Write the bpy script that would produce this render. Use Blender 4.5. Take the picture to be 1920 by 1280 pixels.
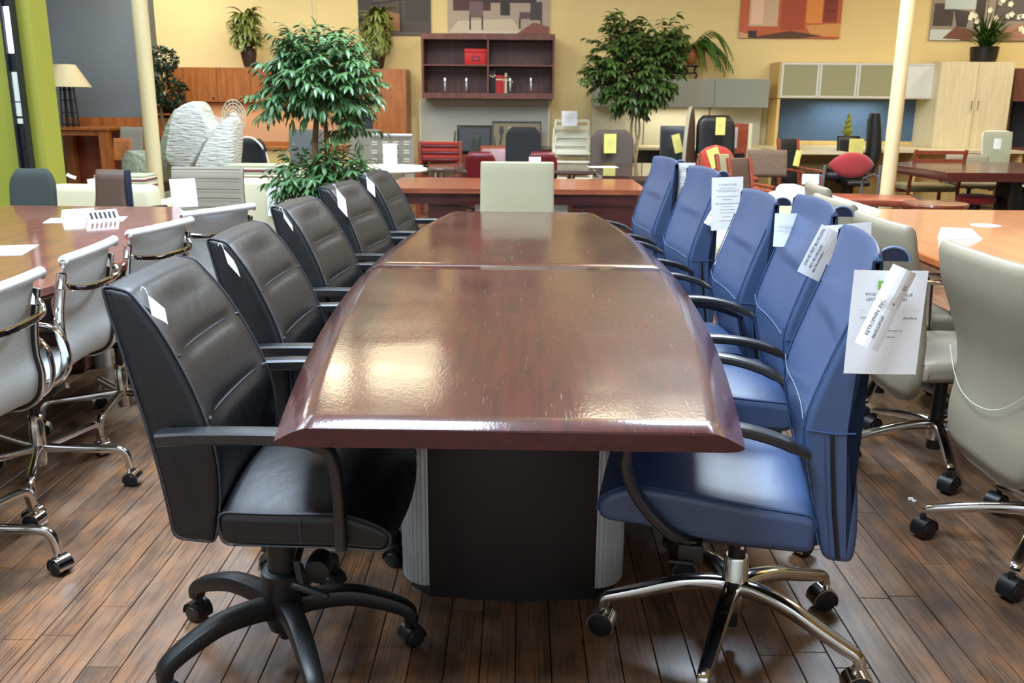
import bpy, bmesh, math, random
from mathutils import Vector, Matrix
R = math.radians; PI = math.pi
rnd = random.Random(11)
for o in list(bpy.data.objects): bpy.data.objects.remove(o, do_unlink=True)
scn = bpy.context.scene
C = scn.collection

# ------------------------------------------------------------------ camera
F_PX, PITCH, YAW, ROLL, CAM_H = 1702.57, .2570, -.0076, .0080, 1.3551
_w = Vector((math.sin(YAW)*math.cos(PITCH), math.cos(YAW)*math.cos(PITCH), -math.sin(PITCH)))
_r0 = Vector((math.cos(YAW), -math.sin(YAW), 0)); _u0 = _r0.cross(_w)
_r = math.cos(ROLL)*_r0 + math.sin(ROLL)*_u0; _u = -math.sin(ROLL)*_r0 + math.cos(ROLL)*_u0
cam = bpy.data.cameras.new('camera'); camo = bpy.data.objects.new('camera', cam); C.objects.link(camo)
cam.sensor_width = 36; cam.lens = F_PX/1920*36; cam.clip_end = 100
camo.matrix_world = Matrix(((_r.x,_u.x,-_w.x,0),(_r.y,_u.y,-_w.y,0),(_r.z,_u.z,-_w.z,CAM_H),(0,0,0,1)))
cam.dof.use_dof = True; cam.dof.focus_distance = 2.3; cam.dof.aperture_fstop = 9
scn.camera = camo
def at(px, py, Y):                      # the point at depth Y that the camera sees at a pixel of the 1920 x 1280 photograph
    d = _w + (px-960)/F_PX*_r - (py-640)/F_PX*_u
    return Vector((0,0,CAM_H)) + d*(Y/d.y)
def atz(px, py, z):
    d = _w + (px-960)/F_PX*_r - (py-640)/F_PX*_u
    return Vector((0,0,CAM_H)) + d*((z-CAM_H)/d.z)

# ------------------------------------------------------------------ view, world, big lights
scn.view_settings.view_transform = 'Standard'; scn.view_settings.look = 'None'
scn.view_settings.gamma = 1; scn.view_settings.use_curve_mapping = False
scn.view_settings.exposure = 0.0
wd = bpy.data.worlds.new('daylight'); scn.world = wd; wd.use_nodes = True
wd.node_tree.nodes['Background'].inputs[0].default_value = (.80,.90,1,1)
wd.node_tree.nodes['Background'].inputs[1].default_value = 1.2
def area(name, loc, sx, sy, power, col, rot):
    l = bpy.data.lights.new(name, 'AREA'); l.shape = 'RECTANGLE'; l.size = sx; l.size_y = sy; l.energy = power; l.color = col
    o = bpy.data.objects.new(name, l); o.location = loc; o.rotation_euler = rot; C.objects.link(o); return o
COOL = (.68,.83,1); WARM = (1,.94,.80)
SKYL = [(-4.8,1.6,1.3,2.4),(-4.8,4.9,1.3,2.4),(-4.2,9.2,2.2,3.4),(-.9,1.2,1.3,2.4),(-.9,5.0,1.3,2.4),(1.9,7.3,1.3,2.0)]  # third one added for floor glare, sixth for sheen on black leather
for (x,y,a,b),p_ in zip(SKYL,(250,180,140,410,310,370)): area('skylight_and_fill', (x,y,4.36), a, b, p_, COOL, (0,0,0))
WINX = [-6.3,-3.1,0.1,3.3,6.5]
for x in WINX: area('window_daylight', (x,-3.9,2.2), 2.3, 2.0, 9, (.86,.93,1), (R(90),0,0))
FIX = [(-2.58,11.35,.42,.8),(-1.62,11.35,1.0,.8),(1.06,8.95,.62,.42),(1.88,8.95,.75,.42),(-4.9,12.2,.4,.6),(5.2,10.2,.6,1.2),(7.2,11.8,.6,1.2),(4.2,7.2,.6,1.2)]  # outer four fixtures are added to light the back area
for (x,y,a,b) in FIX: area('fluorescent_tube_light', (x,y,3.52), a, b, 44 if abs(x)>4 else 26*a*b+6, WARM if abs(x)>4 else (1,.90,.62), (0,0,0)); area('fluorescent_uplight', (x,y,3.65), a, b, 26 if x>0 else 8, (1,.90,.66), (PI,0,0))  # uplights added over the housings to brighten the upper wall

# ------------------------------------------------------------------ materials
def s2l(c): return tuple(((v/255)/12.92 if v/255 <= .04045 else ((v/255+.055)/1.055)**2.4) for v in c)+(1,)
def mat(name, col, rough=.5, metal=0, coat=0, coatr=.1, spec=.5, bump=0, bscale=60, var=0, vscale=4, sheen=0, stretch=(1,1,1), emit=0, alpha=1, trans=0):
    m = bpy.data.materials.new(name); m.use_nodes = True; N = m.node_tree.nodes; L = m.node_tree.links
    p = N['Principled BSDF']; c = s2l(col)
    p.inputs['Base Color'].default_value = c; p.inputs['Roughness'].default_value = rough; p.inputs['Metallic'].default_value = metal
    p.inputs['Coat Weight'].default_value = coat; p.inputs['Coat Roughness'].default_value = coatr
    p.inputs['Specular IOR Level'].default_value = spec; p.inputs['Sheen Weight'].default_value = sheen
    p.inputs['Alpha'].default_value = alpha; p.inputs['Transmission Weight'].default_value = trans
    if emit: p.inputs['Emission Color'].default_value = c; p.inputs['Emission Strength'].default_value = emit
    tc = N.new('ShaderNodeTexCoord'); mp = N.new('ShaderNodeMapping'); mp.inputs['Scale'].default_value = stretch
    L.new(tc.outputs['Object'], mp.inputs['Vector'])
    if var:
        n = N.new('ShaderNodeTexNoise'); n.inputs['Scale'].default_value = vscale; n.inputs['Detail'].default_value = 5
        L.new(mp.outputs[0], n.inputs['Vector'])
        r = N.new('ShaderNodeValToRGB'); L.new(n.outputs['Fac'], r.inputs[0])
        r.color_ramp.elements[0].position = .3; r.color_ramp.elements[1].position = .7
        r.color_ramp.elements[0].color = tuple(v*(1-var) for v in c[:3])+(1,); r.color_ramp.elements[1].color = tuple(min(1,v*(1+var)) for v in c[:3])+(1,)
        L.new(r.outputs[0], p.inputs['Base Color'])
    if bump:
        n2 = N.new('ShaderNodeTexNoise'); n2.inputs['Scale'].default_value = bscale; n2.inputs['Detail'].default_value = 4
        b = N.new('ShaderNodeBump'); b.inputs['Strength'].default_value = bump; b.inputs['Distance'].default_value = .05 if 'wrap' in name else .01
        L.new(mp.outputs[0], n2.inputs['Vector']); L.new(n2.outputs['Fac'], b.inputs['Height']); L.new(b.outputs[0], p.inputs['Normal'])
    return m
def wood(name, c1, c2, rough=.4, coat=.3, coatr=.15, scale=6, st=(12,1,12), scratch=0):
    m = bpy.data.materials.new(name); m.use_nodes = True; N = m.node_tree.nodes; L = m.node_tree.links
    p = N['Principled BSDF']; p.inputs['Roughness'].default_value = rough; p.inputs['Coat Weight'].default_value = coat; p.inputs['Coat Roughness'].default_value = coatr
    tc = N.new('ShaderNodeTexCoord'); mp = N.new('ShaderNodeMapping'); mp.inputs['Scale'].default_value = st
    L.new(tc.outputs['Object'], mp.inputs['Vector'])
    n = N.new('ShaderNodeTexNoise'); n.inputs['Scale'].default_value = scale; n.inputs['Detail'].default_value = 6; n.inputs['Distortion'].default_value = .4
    L.new(mp.outputs[0], n.inputs['Vector'])
    r = N.new('ShaderNodeValToRGB'); L.new(n.outputs['Fac'], r.inputs[0])
    r.color_ramp.elements[0].position = .3; r.color_ramp.elements[1].position = .7
    r.color_ramp.elements[0].color = s2l(c1); r.color_ramp.elements[1].color = s2l(c2)
    out = r.outputs[0]
    if scratch:
        p.inputs['Specular IOR Level'].default_value = .15
        fac = None
        for k, (ang, sc) in enumerate(((.4,7),(1.9,6),(-.7,9),(1.25,8))):
            m2 = N.new('ShaderNodeMapping'); m2.inputs['Rotation'].default_value = (0,0,ang); m2.inputs['Scale'].default_value = (sc*26,sc*.55,1); m2.inputs['Location'].default_value = (k*3.7,k*1.3,0)
            L.new(tc.outputs['Object'], m2.inputs['Vector'])
            q = N.new('ShaderNodeTexNoise'); q.inputs['Scale'].default_value = 1.6; q.inputs['Detail'].default_value = 2; L.new(m2.outputs[0], q.inputs['Vector'])
            c = N.new('ShaderNodeMath'); c.operation = 'GREATER_THAN'; c.inputs[1].default_value = .735; L.new(q.outputs['Fac'], c.inputs[0])
            # break the lines up
            w = N.new('ShaderNodeTexNoise'); w.inputs['Scale'].default_value = 5+k*2; L.new(tc.outputs['Object'], w.inputs['Vector'])
            g = N.new('ShaderNodeMath'); g.operation = 'GREATER_THAN'; g.inputs[1].default_value = .50; L.new(w.outputs['Fac'], g.inputs[0])
            d = N.new('ShaderNodeMath'); d.operation = 'MULTIPLY'; L.new(c.outputs[0], d.inputs[0]); L.new(g.outputs[0], d.inputs[1])
            if fac is None: fac = d.outputs[0]
            else:
                e = N.new('ShaderNodeMath'); e.operation = 'MAXIMUM'; L.new(fac, e.inputs[0]); L.new(d.outputs[0], e.inputs[1]); fac = e.outputs[0]
        sm = N.new('ShaderNodeMath'); sm.operation = 'MULTIPLY'; sm.inputs[1].default_value = scratch; L.new(fac, sm.inputs[0])
        mx = N.new('ShaderNodeMixRGB'); mx.inputs[2].default_value = (.5,.42,.38,1); L.new(sm.outputs[0], mx.inputs[0]); L.new(out, mx.inputs[1]); out = mx.outputs[0]
        # haze of fine wear: dull, lighter patches
        w = N.new('ShaderNodeTexNoise'); w.inputs['Scale'].default_value = 2.6; w.inputs['Detail'].default_value = 7; L.new(tc.outputs['Object'], w.inputs['Vector'])
        mr = N.new('ShaderNodeMapRange'); mr.inputs[1].default_value = .35; mr.inputs[2].default_value = .75; mr.inputs[3].default_value = .08; mr.inputs[4].default_value = .20
        L.new(w.outputs['Fac'], mr.inputs[0]); L.new(mr.outputs[0], p.inputs['Coat Roughness'])
        fn = N.new('ShaderNodeTexNoise'); fn.inputs['Scale'].default_value = 190; fn.inputs['Detail'].default_value = 2
        mq = N.new('ShaderNodeMapping'); mq.inputs['Scale'].default_value = (1,.35,1); L.new(tc.outputs['Object'], mq.inputs['Vector']); L.new(mq.outputs[0], fn.inputs['Vector'])
        bp = N.new('ShaderNodeBump'); bp.inputs['Strength'].default_value = .10; bp.inputs['Distance'].default_value = .002
        L.new(fn.outputs['Fac'], bp.inputs['Height']); L.new(bp.outputs[0], p.inputs['Coat Normal'])
    L.new(out, p.inputs['Base Color'])
    return m
def floor_mat():
    m = bpy.data.materials.new('worn_maple_boards'); m.use_nodes = True; N = m.node_tree.nodes; L = m.node_tree.links
    p = N['Principled BSDF']
    geo = N.new('ShaderNodeNewGeometry'); oi = N.new('ShaderNodeObjectInfo'); an = N.new('ShaderNodeAttribute'); an.attribute_name = 'tint'
    s = N.new('ShaderNodeMath'); s.operation = 'ADD'; L.new(oi.outputs['Random'], s.inputs[0]); L.new(an.outputs['Fac'], s.inputs[1])
    fr = N.new('ShaderNodeMath'); fr.operation = 'FRACT'; L.new(s.outputs[0], fr.inputs[0])
    def noise(sc, stc, det=5):
        mp = N.new('ShaderNodeMapping'); mp.inputs['Scale'].default_value = stc; L.new(geo.outputs['Position'], mp.inputs['Vector'])
        n = N.new('ShaderNodeTexNoise'); n.inputs['Scale'].default_value = sc; n.inputs['Detail'].default_value = det; L.new(mp.outputs[0], n.inputs['Vector']); return n.outputs['Fac']
    g = noise(7,(2.2,.9,1),8); pt = noise(7,(2.0,1,1),8); dk = noise(2.1,(1,1,1),9)
    r1 = N.new('ShaderNodeValToRGB'); L.new(g, r1.inputs[0]); e = r1.color_ramp.elements
    e[0].position = .32; e[0].color = s2l((106,84,68)); e[1].position = .7; e[1].color = s2l((146,116,92))
    r2 = N.new('ShaderNodeValToRGB'); L.new(fr.outputs[0], r2.inputs[0]); e = r2.color_ramp.elements
    e[0].color = (.55,.52,.5,1); e[1].color = (1.15,1.05,.98,1)
    mu = N.new('ShaderNodeMixRGB'); mu.blend_type = 'MULTIPLY'; mu.inputs[0].default_value = 1; L.new(r1.outputs[0], mu.inputs[1]); L.new(r2.outputs[0], mu.inputs[2])
    r3 = N.new('ShaderNodeValToRGB'); L.new(pt, r3.inputs[0]); r3.color_ramp.elements[0].position = .47; r3.color_ramp.elements[1].position = .64
    mo = N.new('ShaderNodeMixRGB'); mo.inputs[2].default_value = s2l((160,108,68)); L.new(mu.outputs[0], mo.inputs[1])
    k = N.new('ShaderNodeMath'); k.operation = 'MULTIPLY'; k.inputs[1].default_value = .5; L.new(r3.outputs[0], k.inputs[0]); L.new(k.outputs[0], mo.inputs[0])
    r4 = N.new('ShaderNodeValToRGB'); L.new(dk, r4.inputs[0]); r4.color_ramp.elements[0].position = .52; r4.color_ramp.elements[1].position = .66
    md = N.new('ShaderNodeMixRGB'); md.inputs[2].default_value = s2l((62,46,40)); L.new(mo.outputs[0], md.inputs[1])
    k2 = N.new('ShaderNodeMath'); k2.operation = 'MULTIPLY'; k2.inputs[1].default_value = .55; L.new(r4.outputs[0], k2.inputs[0]); L.new(k2.outputs[0], md.inputs[0])
    # scratches
    fac = None
    for i, (ang, sc) in enumerate(((.3,5),(1.2,6),(2.2,5),(2.9,7))):
        m2 = N.new('ShaderNodeMapping'); m2.inputs['Rotation'].default_value = (0,0,ang); m2.inputs['Scale'].default_value = (sc*15,sc*.22,1); L.new(geo.outputs['Position'], m2.inputs['Vector'])
        q = N.new('ShaderNodeTexNoise'); q.inputs['Scale'].default_value = 2; q.inputs['Detail'].default_value = 2; L.new(m2.outputs[0], q.inputs['Vector'])
        c = N.new('ShaderNodeMath'); c.operation = 'GREATER_THAN'; c.inputs[1].default_value = .64; L.new(q.outputs['Fac'], c.inputs[0])
        if fac is None: fac = c.outputs[0]
        else:
            ee = N.new('ShaderNodeMath'); ee.operation = 'MAXIMUM'; L.new(fac, ee.inputs[0]); L.new(c.outputs[0], ee.inputs[1]); fac = ee.outputs[0]
    bk = N.new('ShaderNodeMath'); bk.operation = 'MULTIPLY'; L.new(fac, bk.inputs[0]); bk.inputs[1].default_value = .6
    ms = N.new('ShaderNodeMixRGB'); ms.inputs[2].default_value = s2l((50,38,34)); L.new(bk.outputs[0], ms.inputs[0]); L.new(md.outputs[0], ms.inputs[1])
    L.new(ms.outputs[0], p.inputs['Base Color'])
    mr = N.new('ShaderNodeMapRange'); mr.inputs[1].default_value = .3; mr.inputs[2].default_value = .7; mr.inputs[3].default_value = .22; mr.inputs[4].default_value = .42
    L.new(dk, mr.inputs[0]); L.new(mr.outputs[0], p.inputs['Roughness'])
    bp = N.new('ShaderNodeBump'); bp.inputs['Strength'].default_value = .35; bp.inputs['Distance'].default_value = .004
    L.new(g, bp.inputs['Height']); L.new(bp.outputs[0], p.inputs['Normal'])
    p.inputs['Specular IOR Level'].default_value = .6
    return m

M = dict(
  floor=floor_mat(), sub=mat('subfloor_dark',(26,18,14),.9),
  yellow=mat('yellow_wall_paint',(226,204,146),.75,var=.04,vscale=1.2,bump=.05,bscale=30),
  blue_wall=mat('slate_blue_wall_paint',(106,114,120),.7,var=.12,vscale=1.2),
  white_wall=mat('white_wall_paint',(225,224,215),.8), ceil=mat('ceiling_paint',(206,184,120),.9),
  lime=mat('lime_wall_paint',(138,142,44),.6,var=.05), green_edge=mat('olive_trim_paint',(150,150,52),.6),
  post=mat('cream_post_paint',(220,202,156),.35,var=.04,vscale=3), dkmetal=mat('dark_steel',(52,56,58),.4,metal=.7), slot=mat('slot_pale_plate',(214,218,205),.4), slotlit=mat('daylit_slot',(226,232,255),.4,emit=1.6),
  top=wood('mahogany_top',(50,15,10),(76,25,16),.42,1.0,.16,5,(10,.8,10),scratch=.35), bev=wood('mahogany_edge',(50,14,13),(72,22,20),.4,.25,.1,5,(10,.8,10)),
  dkwood=wood('mahogany_pedestal',(15,6,6),(24,9,8),.5,.15,.3,4,(6,6,.6)),
  alu=mat('brushed_aluminium',(192,198,200),.38,metal=.35), chrome=mat('polished_aluminium',(214,214,212),.12,metal=1), chrome2=mat('chrome',(225,226,228),.07,metal=1),
  blk=mat('black_leather',(12,14,18),.42,bump=.12,bscale=28,spec=.5,var=.15,vscale=6), blkpipe=mat('black_leather_piping',(56,59,66),.35), blkpl=mat('black_plastic',(20,21,22),.42), blkarm=mat('black_arm_plastic',(24,25,28),.36,spec=.7),
  blue=mat('blue_leather',(56,76,112),.42,coat=.22,coatr=.34,bump=.05,bscale=40,spec=.55,var=.06,vscale=5), bluepipe=mat('blue_leather_piping',(52,74,112),.4), navy=mat('navy_leather_underside',(18,26,54),.5),
  thread=mat('pale_thread',(112,128,160),.6),
  paper=mat('white_paper',(247,248,250),.7), ypaper=mat('yellow_paper',(216,208,112),.75), ink=mat('black_ink',(30,30,34),.8), link=mat('grey_print',(150,150,152),.8), green=mat('green_logo_ink',(140,190,90),.7),
  mesh=mat('white_woven_mesh',(206,210,208),.6,bump=.5,bscale=420), roll=mat('white_vinyl_roll',(222,224,224),.5,bump=.3,bscale=300),
  gleather=mat('greige_leather',(144,133,112),.5,bump=.06,bscale=60,var=.05), beige=mat('beige_leather',(158,151,122),.5,var=.03), stitch=mat('pale_stitching',(205,200,190),.6),
  cherry=wood('cherry_top',(92,34,20),(138,64,38),.35,.8,.08,4,(6,1,6)), cherry2=wood('orange_cherry_top',(172,88,38),(202,118,62),.35,.8,.08,4,(6,1,6)),
  cherrycab=wood('cherry_cabinet',(142,78,30),(174,104,44),.45,.3,.2,3,(8,8,1)), oldcherry=wood('desk_cherry',(120,56,34),(158,84,50),.4,.6,.12,4,(1,8,8)),
  dkcherry=wood('dark_cherry',(58,18,18),(86,28,26),.4,.6,.12,4,(1,8,8)), walnut=wood('dark_walnut',(84,44,36),(118,68,54),.5,.2,.2,3,(8,8,1)), redwood=wood('reddish_wood',(120,52,34),(156,74,48),.4,.4,.15,6,(3,3,3)),
  espresso=wood('espresso_top',(48,26,20),(76,44,34),.3,.9,.06,4,(1,6,6)),
  maple=wood('pale_maple',(202,190,154),(218,206,172),.5,.2,.2,3,(8,8,.8)), maplegold=wood('gold_maple',(206,172,104),(222,190,124),.5,.2,.2,3,(8,8,.8)),
  gcab=mat('grey_cabinet_laminate',(138,140,132),.5), gpanel=mat('greige_tackboard',(186,182,162),.85,var=.03), bpanel=mat('blue_tackboard',(72,98,126),.85,var=.05,vscale=20), dpanel=mat('slate_tackboard',(52,58,72),.85),
  wboard=mat('whiteboard_panel',(190,188,172),.6), cream=mat('cream_leather',(206,199,164),.5,var=.02), white=mat('white_lounge_leather',(232,229,216),.5),
  frost=mat('frosted_glass',(150,148,116),.28,spec=.7), frost_reflection=mat('reflecting_frosted_glass',(215,218,216),.22,spec=1), alframe=mat('silver_door_frame',(214,216,210),.4,metal=.3),
  red=mat('red_fabric',(150,34,38),.8,sheen=.3,bump=.1,bscale=300), redor=mat('red_orange_fabric',(170,48,30),.8,sheen=.3), redbox=mat('red_box_card',(190,12,18),.5), burg=mat('burgundy_leather',(96,14,20),.38),
  black=mat('black_fabric',(22,24,27),.8), blackl=mat('black_vinyl',(20,21,22),.45), charcoal=mat('charcoal_fabric',(44,48,54),.85), brownf=mat('brown_grey_fabric',(84,72,66),.85,bump=.1,bscale=300), brownl=mat('brown_leather',(84,62,48),.5), olive=mat('olive_fabric',(140,132,96),.8),
  taupe=mat('taupe_mesh',(132,124,108),.7), taupel=mat('taupe_leather',(146,138,120),.5,var=.05), gmesh=mat('grey_mesh',(92,94,92),.7), dkgreen=mat('dark_green_fabric',(48,56,52),.8), whitepl=mat('white_plastic',(226,224,206),.4), sage=mat('sage_mesh',(176,182,160),.7), specked=mat('speckled_brown_fabric',(104,84,68),.9,var=.5,vscale=160),
  wrap=mat('plastic_wrap',(236,237,228),.25,bump=1,bscale=9,spec=.8,stretch=(1.2,1,7),var=.12,vscale=8), wrap2=mat('green_tinted_wrap',(150,158,132),.22,bump=.7,bscale=18,spec=.8),
  film=mat('clear_stretch_film',(236,238,232),.2,bump=.5,bscale=20,alpha=.28,spec=.8),
  leafA=mat('ficus_leaf_light',(76,116,66),.35,var=.3,vscale=9,spec=.6), leafB=mat('ficus_leaf_dark',(64,90,40),.4,var=.35,vscale=9), leafC=mat('dracaena_leaf',(112,120,56),.4,var=.6,vscale=9), leafD=mat('palm_leaf',(62,98,34),.4,var=.3,vscale=12), leafE=mat('topiary_leaf',(26,50,26),.5,var=.3,vscale=20), grass=mat('potted_grass_blade',(60,92,34),.45,var=.3), topi=mat('spiral_topiary_foliage',(124,130,40),.7,bump=.9,bscale=90,var=.5,vscale=50),
  bark=mat('ficus_bark',(120,92,64),.8,var=.25,vscale=20,bump=.4,bscale=40), barkp=mat('pale_bark',(150,132,96),.8,var=.2,vscale=20), pot=mat('brown_wicker_pot',(62,40,28),.6,bump=.4,bscale=120), potb=mat('black_pot',(24,20,18),.4), potr=mat('terracotta_vase',(150,86,40),.4), bloom=mat('white_orchid_petal',(236,230,206),.5),
  shade=mat('lamp_shade_linen',(190,178,142),.8), stripe1=mat('sage_stripe_fabric',(168,170,140),.85), stripe2=mat('plum_stripe_fabric',(116,56,70),.85), stripe3=mat('cream_stripe_fabric',(216,208,180),.85),
  tube=mat('fluorescent_diffuser',(255,236,190),.5,emit=6), skyd=mat('skylight_frame_paint',(220,220,220),.6),
  vent=mat('white_fan_plastic',(222,216,196),.5), glassw=mat('glass_top',(170,196,190),.08,spec=.8),
)
# ------------------------------------------------------------------ mesh building helpers
def lerp(a,b,t): return a+(b-a)*t
def catmull(P, n=6, closed=False):
    P = [Vector(p) for p in P]; out = []; m = len(P)
    for i in range(m if closed else m-1):
        p0 = P[(i-1)%m] if closed or i>0 else P[0]*2-P[1]; p1 = P[i]; p2 = P[(i+1)%m]
        p3 = P[(i+2)%m] if closed or i+2<m else P[-1]*2-P[-2]
        for k in range(n):
            t = k/n
            out.append(.5*((2*p1)+(p2-p0)*t+(2*p0-5*p1+4*p2-p3)*t*t+(3*p1-p0-3*p2+p3)*t**3))
    if not closed: out.append(P[-1])
    return out
def sell(a, b, n=12, e=.55, cx=0, cy=0):
    out = []
    for i in range(n):
        t = 2*PI*(i+.5)/n; c, s = math.cos(t), math.sin(t)
        out.append((cx+a*math.copysign(abs(c)**e,c), cy+b*math.copysign(abs(s)**e,s)))
    return out
def fillet(poly, r, seg=3, maxlen=.05):
    n = len(poly); out = []
    for i in range(n):
        p = Vector(poly[i][:2]); a = Vector(poly[i-1][:2]); b = Vector(poly[(i+1)%n][:2])
        rr = poly[i][2] if len(poly[i])>2 else r
        da = min(rr,(a-p).length*.45); db = min(rr,(b-p).length*.45)
        s = p+(a-p).normalized()*da; e = p+(b-p).normalized()*db
        for k in range(seg+1):
            t = k/seg; out.append((1-t)**2*s+2*t*(1-t)*p+t*t*e)
    res = []
    for i, p in enumerate(out):
        q = out[(i+1)%len(out)]; L = (q-p).length; k = max(1,int(L/maxlen+.5))
        for j in range(k): res.append(p.lerp(q,j/k))
    return res
class MB:
    def __init__(s): s.v=[]; s.f=[]; s.m=[]
    def add(s, vs, fs, mi=0):
        o = len(s.v); s.v += [Vector(v) for v in vs]; s.f += [tuple(i+o for i in f) for f in fs]; s.m += [mi]*len(fs); return s
    def box(s, c, size, M4=None, mi=0):
        h = [d/2 for d in size]; vs = [Vector((x*h[0],y*h[1],z*h[2])) for x in (-1,1) for y in (-1,1) for z in (-1,1)]
        if M4 is not None: vs = [M4 @ v for v in vs]
        vs = [v+Vector(c) for v in vs]
        return s.add(vs, [(0,1,3,2),(4,6,7,5),(0,4,5,1),(2,3,7,6),(0,2,6,4),(1,5,7,3)], mi)
    def b6(s, x0,x1,y0,y1,z0,z1, mi=0): return s.box(((x0+x1)/2,(y0+y1)/2,(z0+z1)/2),(abs(x1-x0),abs(y1-y0),abs(z1-z0)),None,mi)
    def rbox(s, c, size, r=.02, seg=3, M4=None, fn=None, mi=0):
        bm = bmesh.new(); bmesh.ops.create_cube(bm, size=1)
        for v in bm.verts: v.co = Vector((v.co.x*size[0],v.co.y*size[1],v.co.z*size[2]))
        r = min(r, min(size)*.49)
        if fn: bmesh.ops.subdivide_edges(bm, edges=bm.edges[:], cuts=4, use_grid_fill=True)
        ed = [e for e in bm.edges if len(e.link_faces)==2 and e.link_faces[0].normal.dot(e.link_faces[1].normal)<.5] if fn else bm.edges[:]
        bm.normal_update()
        ed = [e for e in bm.edges if len(e.link_faces)==2 and e.calc_face_angle(0)>.5]
        bmesh.ops.bevel(bm, geom=ed, offset=r, segments=seg, profile=.5, affect='EDGES', clamp_overlap=True)
        if fn:
            for v in bm.verts: v.co = Vector(fn(v.co))
        bm.verts.index_update(); vs = [v.co.copy() for v in bm.verts]; fs = [tuple(v.index for v in f.verts) for f in bm.faces]; bm.free()
        if M4 is not None: vs = [M4 @ v for v in vs]
        return s.add([v+Vector(c) for v in vs], fs, mi)
    def loft(s, rings, cap=True, closed=True, mi=0):
        n = len(rings[0]); vs = [p for r in rings for p in r]; fs = []
        for i in range(len(rings)-1):
            for j in range(n if closed else n-1):
                k = (j+1)%n; fs.append((i*n+j,i*n+k,(i+1)*n+k,(i+1)*n+j))
        if cap: fs.append(tuple(reversed(range(n)))); fs.append(tuple(range((len(rings)-1)*n,len(rings)*n)))
        return s.add(vs, fs, mi)
    def sweep(s, path, sec, side=None, cap=True, mi=0, closed=False):
        P = [Vector(p) for p in path]; n = len(P); rings = []; S = None
        for i, p in enumerate(P):
            if closed: T = P[(i+1)%n]-P[i-1]
            else: T = (P[min(i+1,n-1)]-P[max(i-1,0)])
            T.normalize()
            if side is not None: S = Vector(side); S = (S-T*S.dot(T)).normalized()
            else:
                if S is None: S = T.orthogonal().normalized()
                S = (S-T*S.dot(T)).normalized()
            U = T.cross(S)
            q = sec(i/(n-1)) if callable(sec) else sec
            rings.append([p+S*a+U*b for a,b in q])
        if closed: rings.append(rings[0])
        return s.loft(rings, cap and not closed, mi=mi)
    def tube(s, path, r, n=8, cap=True, mi=0, closed=False):
        f = (lambda t: [(r(t)*math.cos(2*PI*k/n), r(t)*math.sin(2*PI*k/n)) for k in range(n)]) if callable(r) else [(r*math.cos(2*PI*k/n), r*math.sin(2*PI*k/n)) for k in range(n)]
        return s.sweep(path, f, cap=cap, mi=mi, closed=closed)
    def lathe(s, prof, c=(0,0,0), n=16, M4=None, cap=True, mi=0):
        rings = [[Vector((r*math.cos(2*PI*k/n), r*math.sin(2*PI*k/n), z)) for k in range(n)] for r,z in prof]
        if M4 is not None: rings = [[M4 @ p for p in q] for q in rings]
        return s.loft([[p+Vector(c) for p in q] for q in rings], cap, mi=mi)
    def prism(s, poly, z0, z1, M4=None, mi=0):
        a = [Vector((x,y,z0)) for x,y in poly]; b = [Vector((x,y,z1)) for x,y in poly]
        if M4 is not None: a = [M4@p for p in a]; b = [M4@p for p in b]
        return s.loft([a,b], True, mi=mi)
    def slab(s, prof, w, er=.02, nx=8, fn=None, seg=3, mi=0, cx=0):
        P = [Vector(p) for p in prof]; n = len(P)
        area = sum(P[i].x*P[(i+1)%n].y-P[(i+1)%n].x*P[i].y for i in range(n))
        if area < 0: P.reverse()
        nor = []
        for i in range(n):
            t = (P[(i+1)%n]-P[i-1]); nn = Vector((-t.y,t.x)); nor.append(nn.normalized() if nn.length>1e-9 else Vector((0,0)))
        st = []
        for k in range(seg,-1,-1):
            a = k/seg*PI/2; st.append((-w+er*(1-math.sin(a)), er*(1-math.cos(a))))
        for k in range(1,nx): st.append((lerp(-w+er,w-er,k/nx),0))
        for k in range(seg+1):
            a = k/seg*PI/2; st.append((w-er*(1-math.sin(a)), er*(1-math.cos(a))))
        rings = []
        for x, ins in st:
            ring = []
            for p, q in zip(P, nor):
                y, z = p+q*ins
                v = Vector((x+cx,y,z)); ring.append(Vector(fn(v,ins/er if er else 0)) if fn else v)
            rings.append(ring)
        for k in (0,-1):
            x, ins = st[k]; ring = []
            for p, q in zip(P, nor):
                y, z = p+q*(ins+.003); v = Vector((x+cx,y,z)); ring.append(Vector(fn(v,ins/er if er else 0)) if fn else v)
            rings = [ring]+rings if k == 0 else rings+[ring]
        return s.loft([list(reversed(r)) for r in rings], True, mi=mi)
    def mesh(s, name, mats, smooth=35):
        me = bpy.data.meshes.new(name); me.from_pydata([tuple(v) for v in s.v], [], s.f)
        for m in (mats if isinstance(mats,(list,tuple)) else [mats]): me.materials.append(m)
        me.polygons.foreach_set('material_index', s.m)
        bm = bmesh.new(); bm.from_mesh(me); bmesh.ops.recalc_face_normals(bm, faces=bm.faces); bm.to_mesh(me); bm.free()
        if smooth:
            me.polygons.foreach_set('use_smooth', [len(p.vertices) <= 8 for p in me.polygons]); me.set_sharp_from_angle(angle=R(smooth))
        me.update(); return me
    def build(s, name, mats, parent=None, smooth=35, world=False, loc=None, rz=0):
        if world and parent is not None:
            L = parent.location.copy()
            if parent.parent: L += parent.parent.location
            s.v = [v-L for v in s.v]
        return obj(name, s.mesh(name, mats, smooth), parent, loc, rz)
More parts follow.
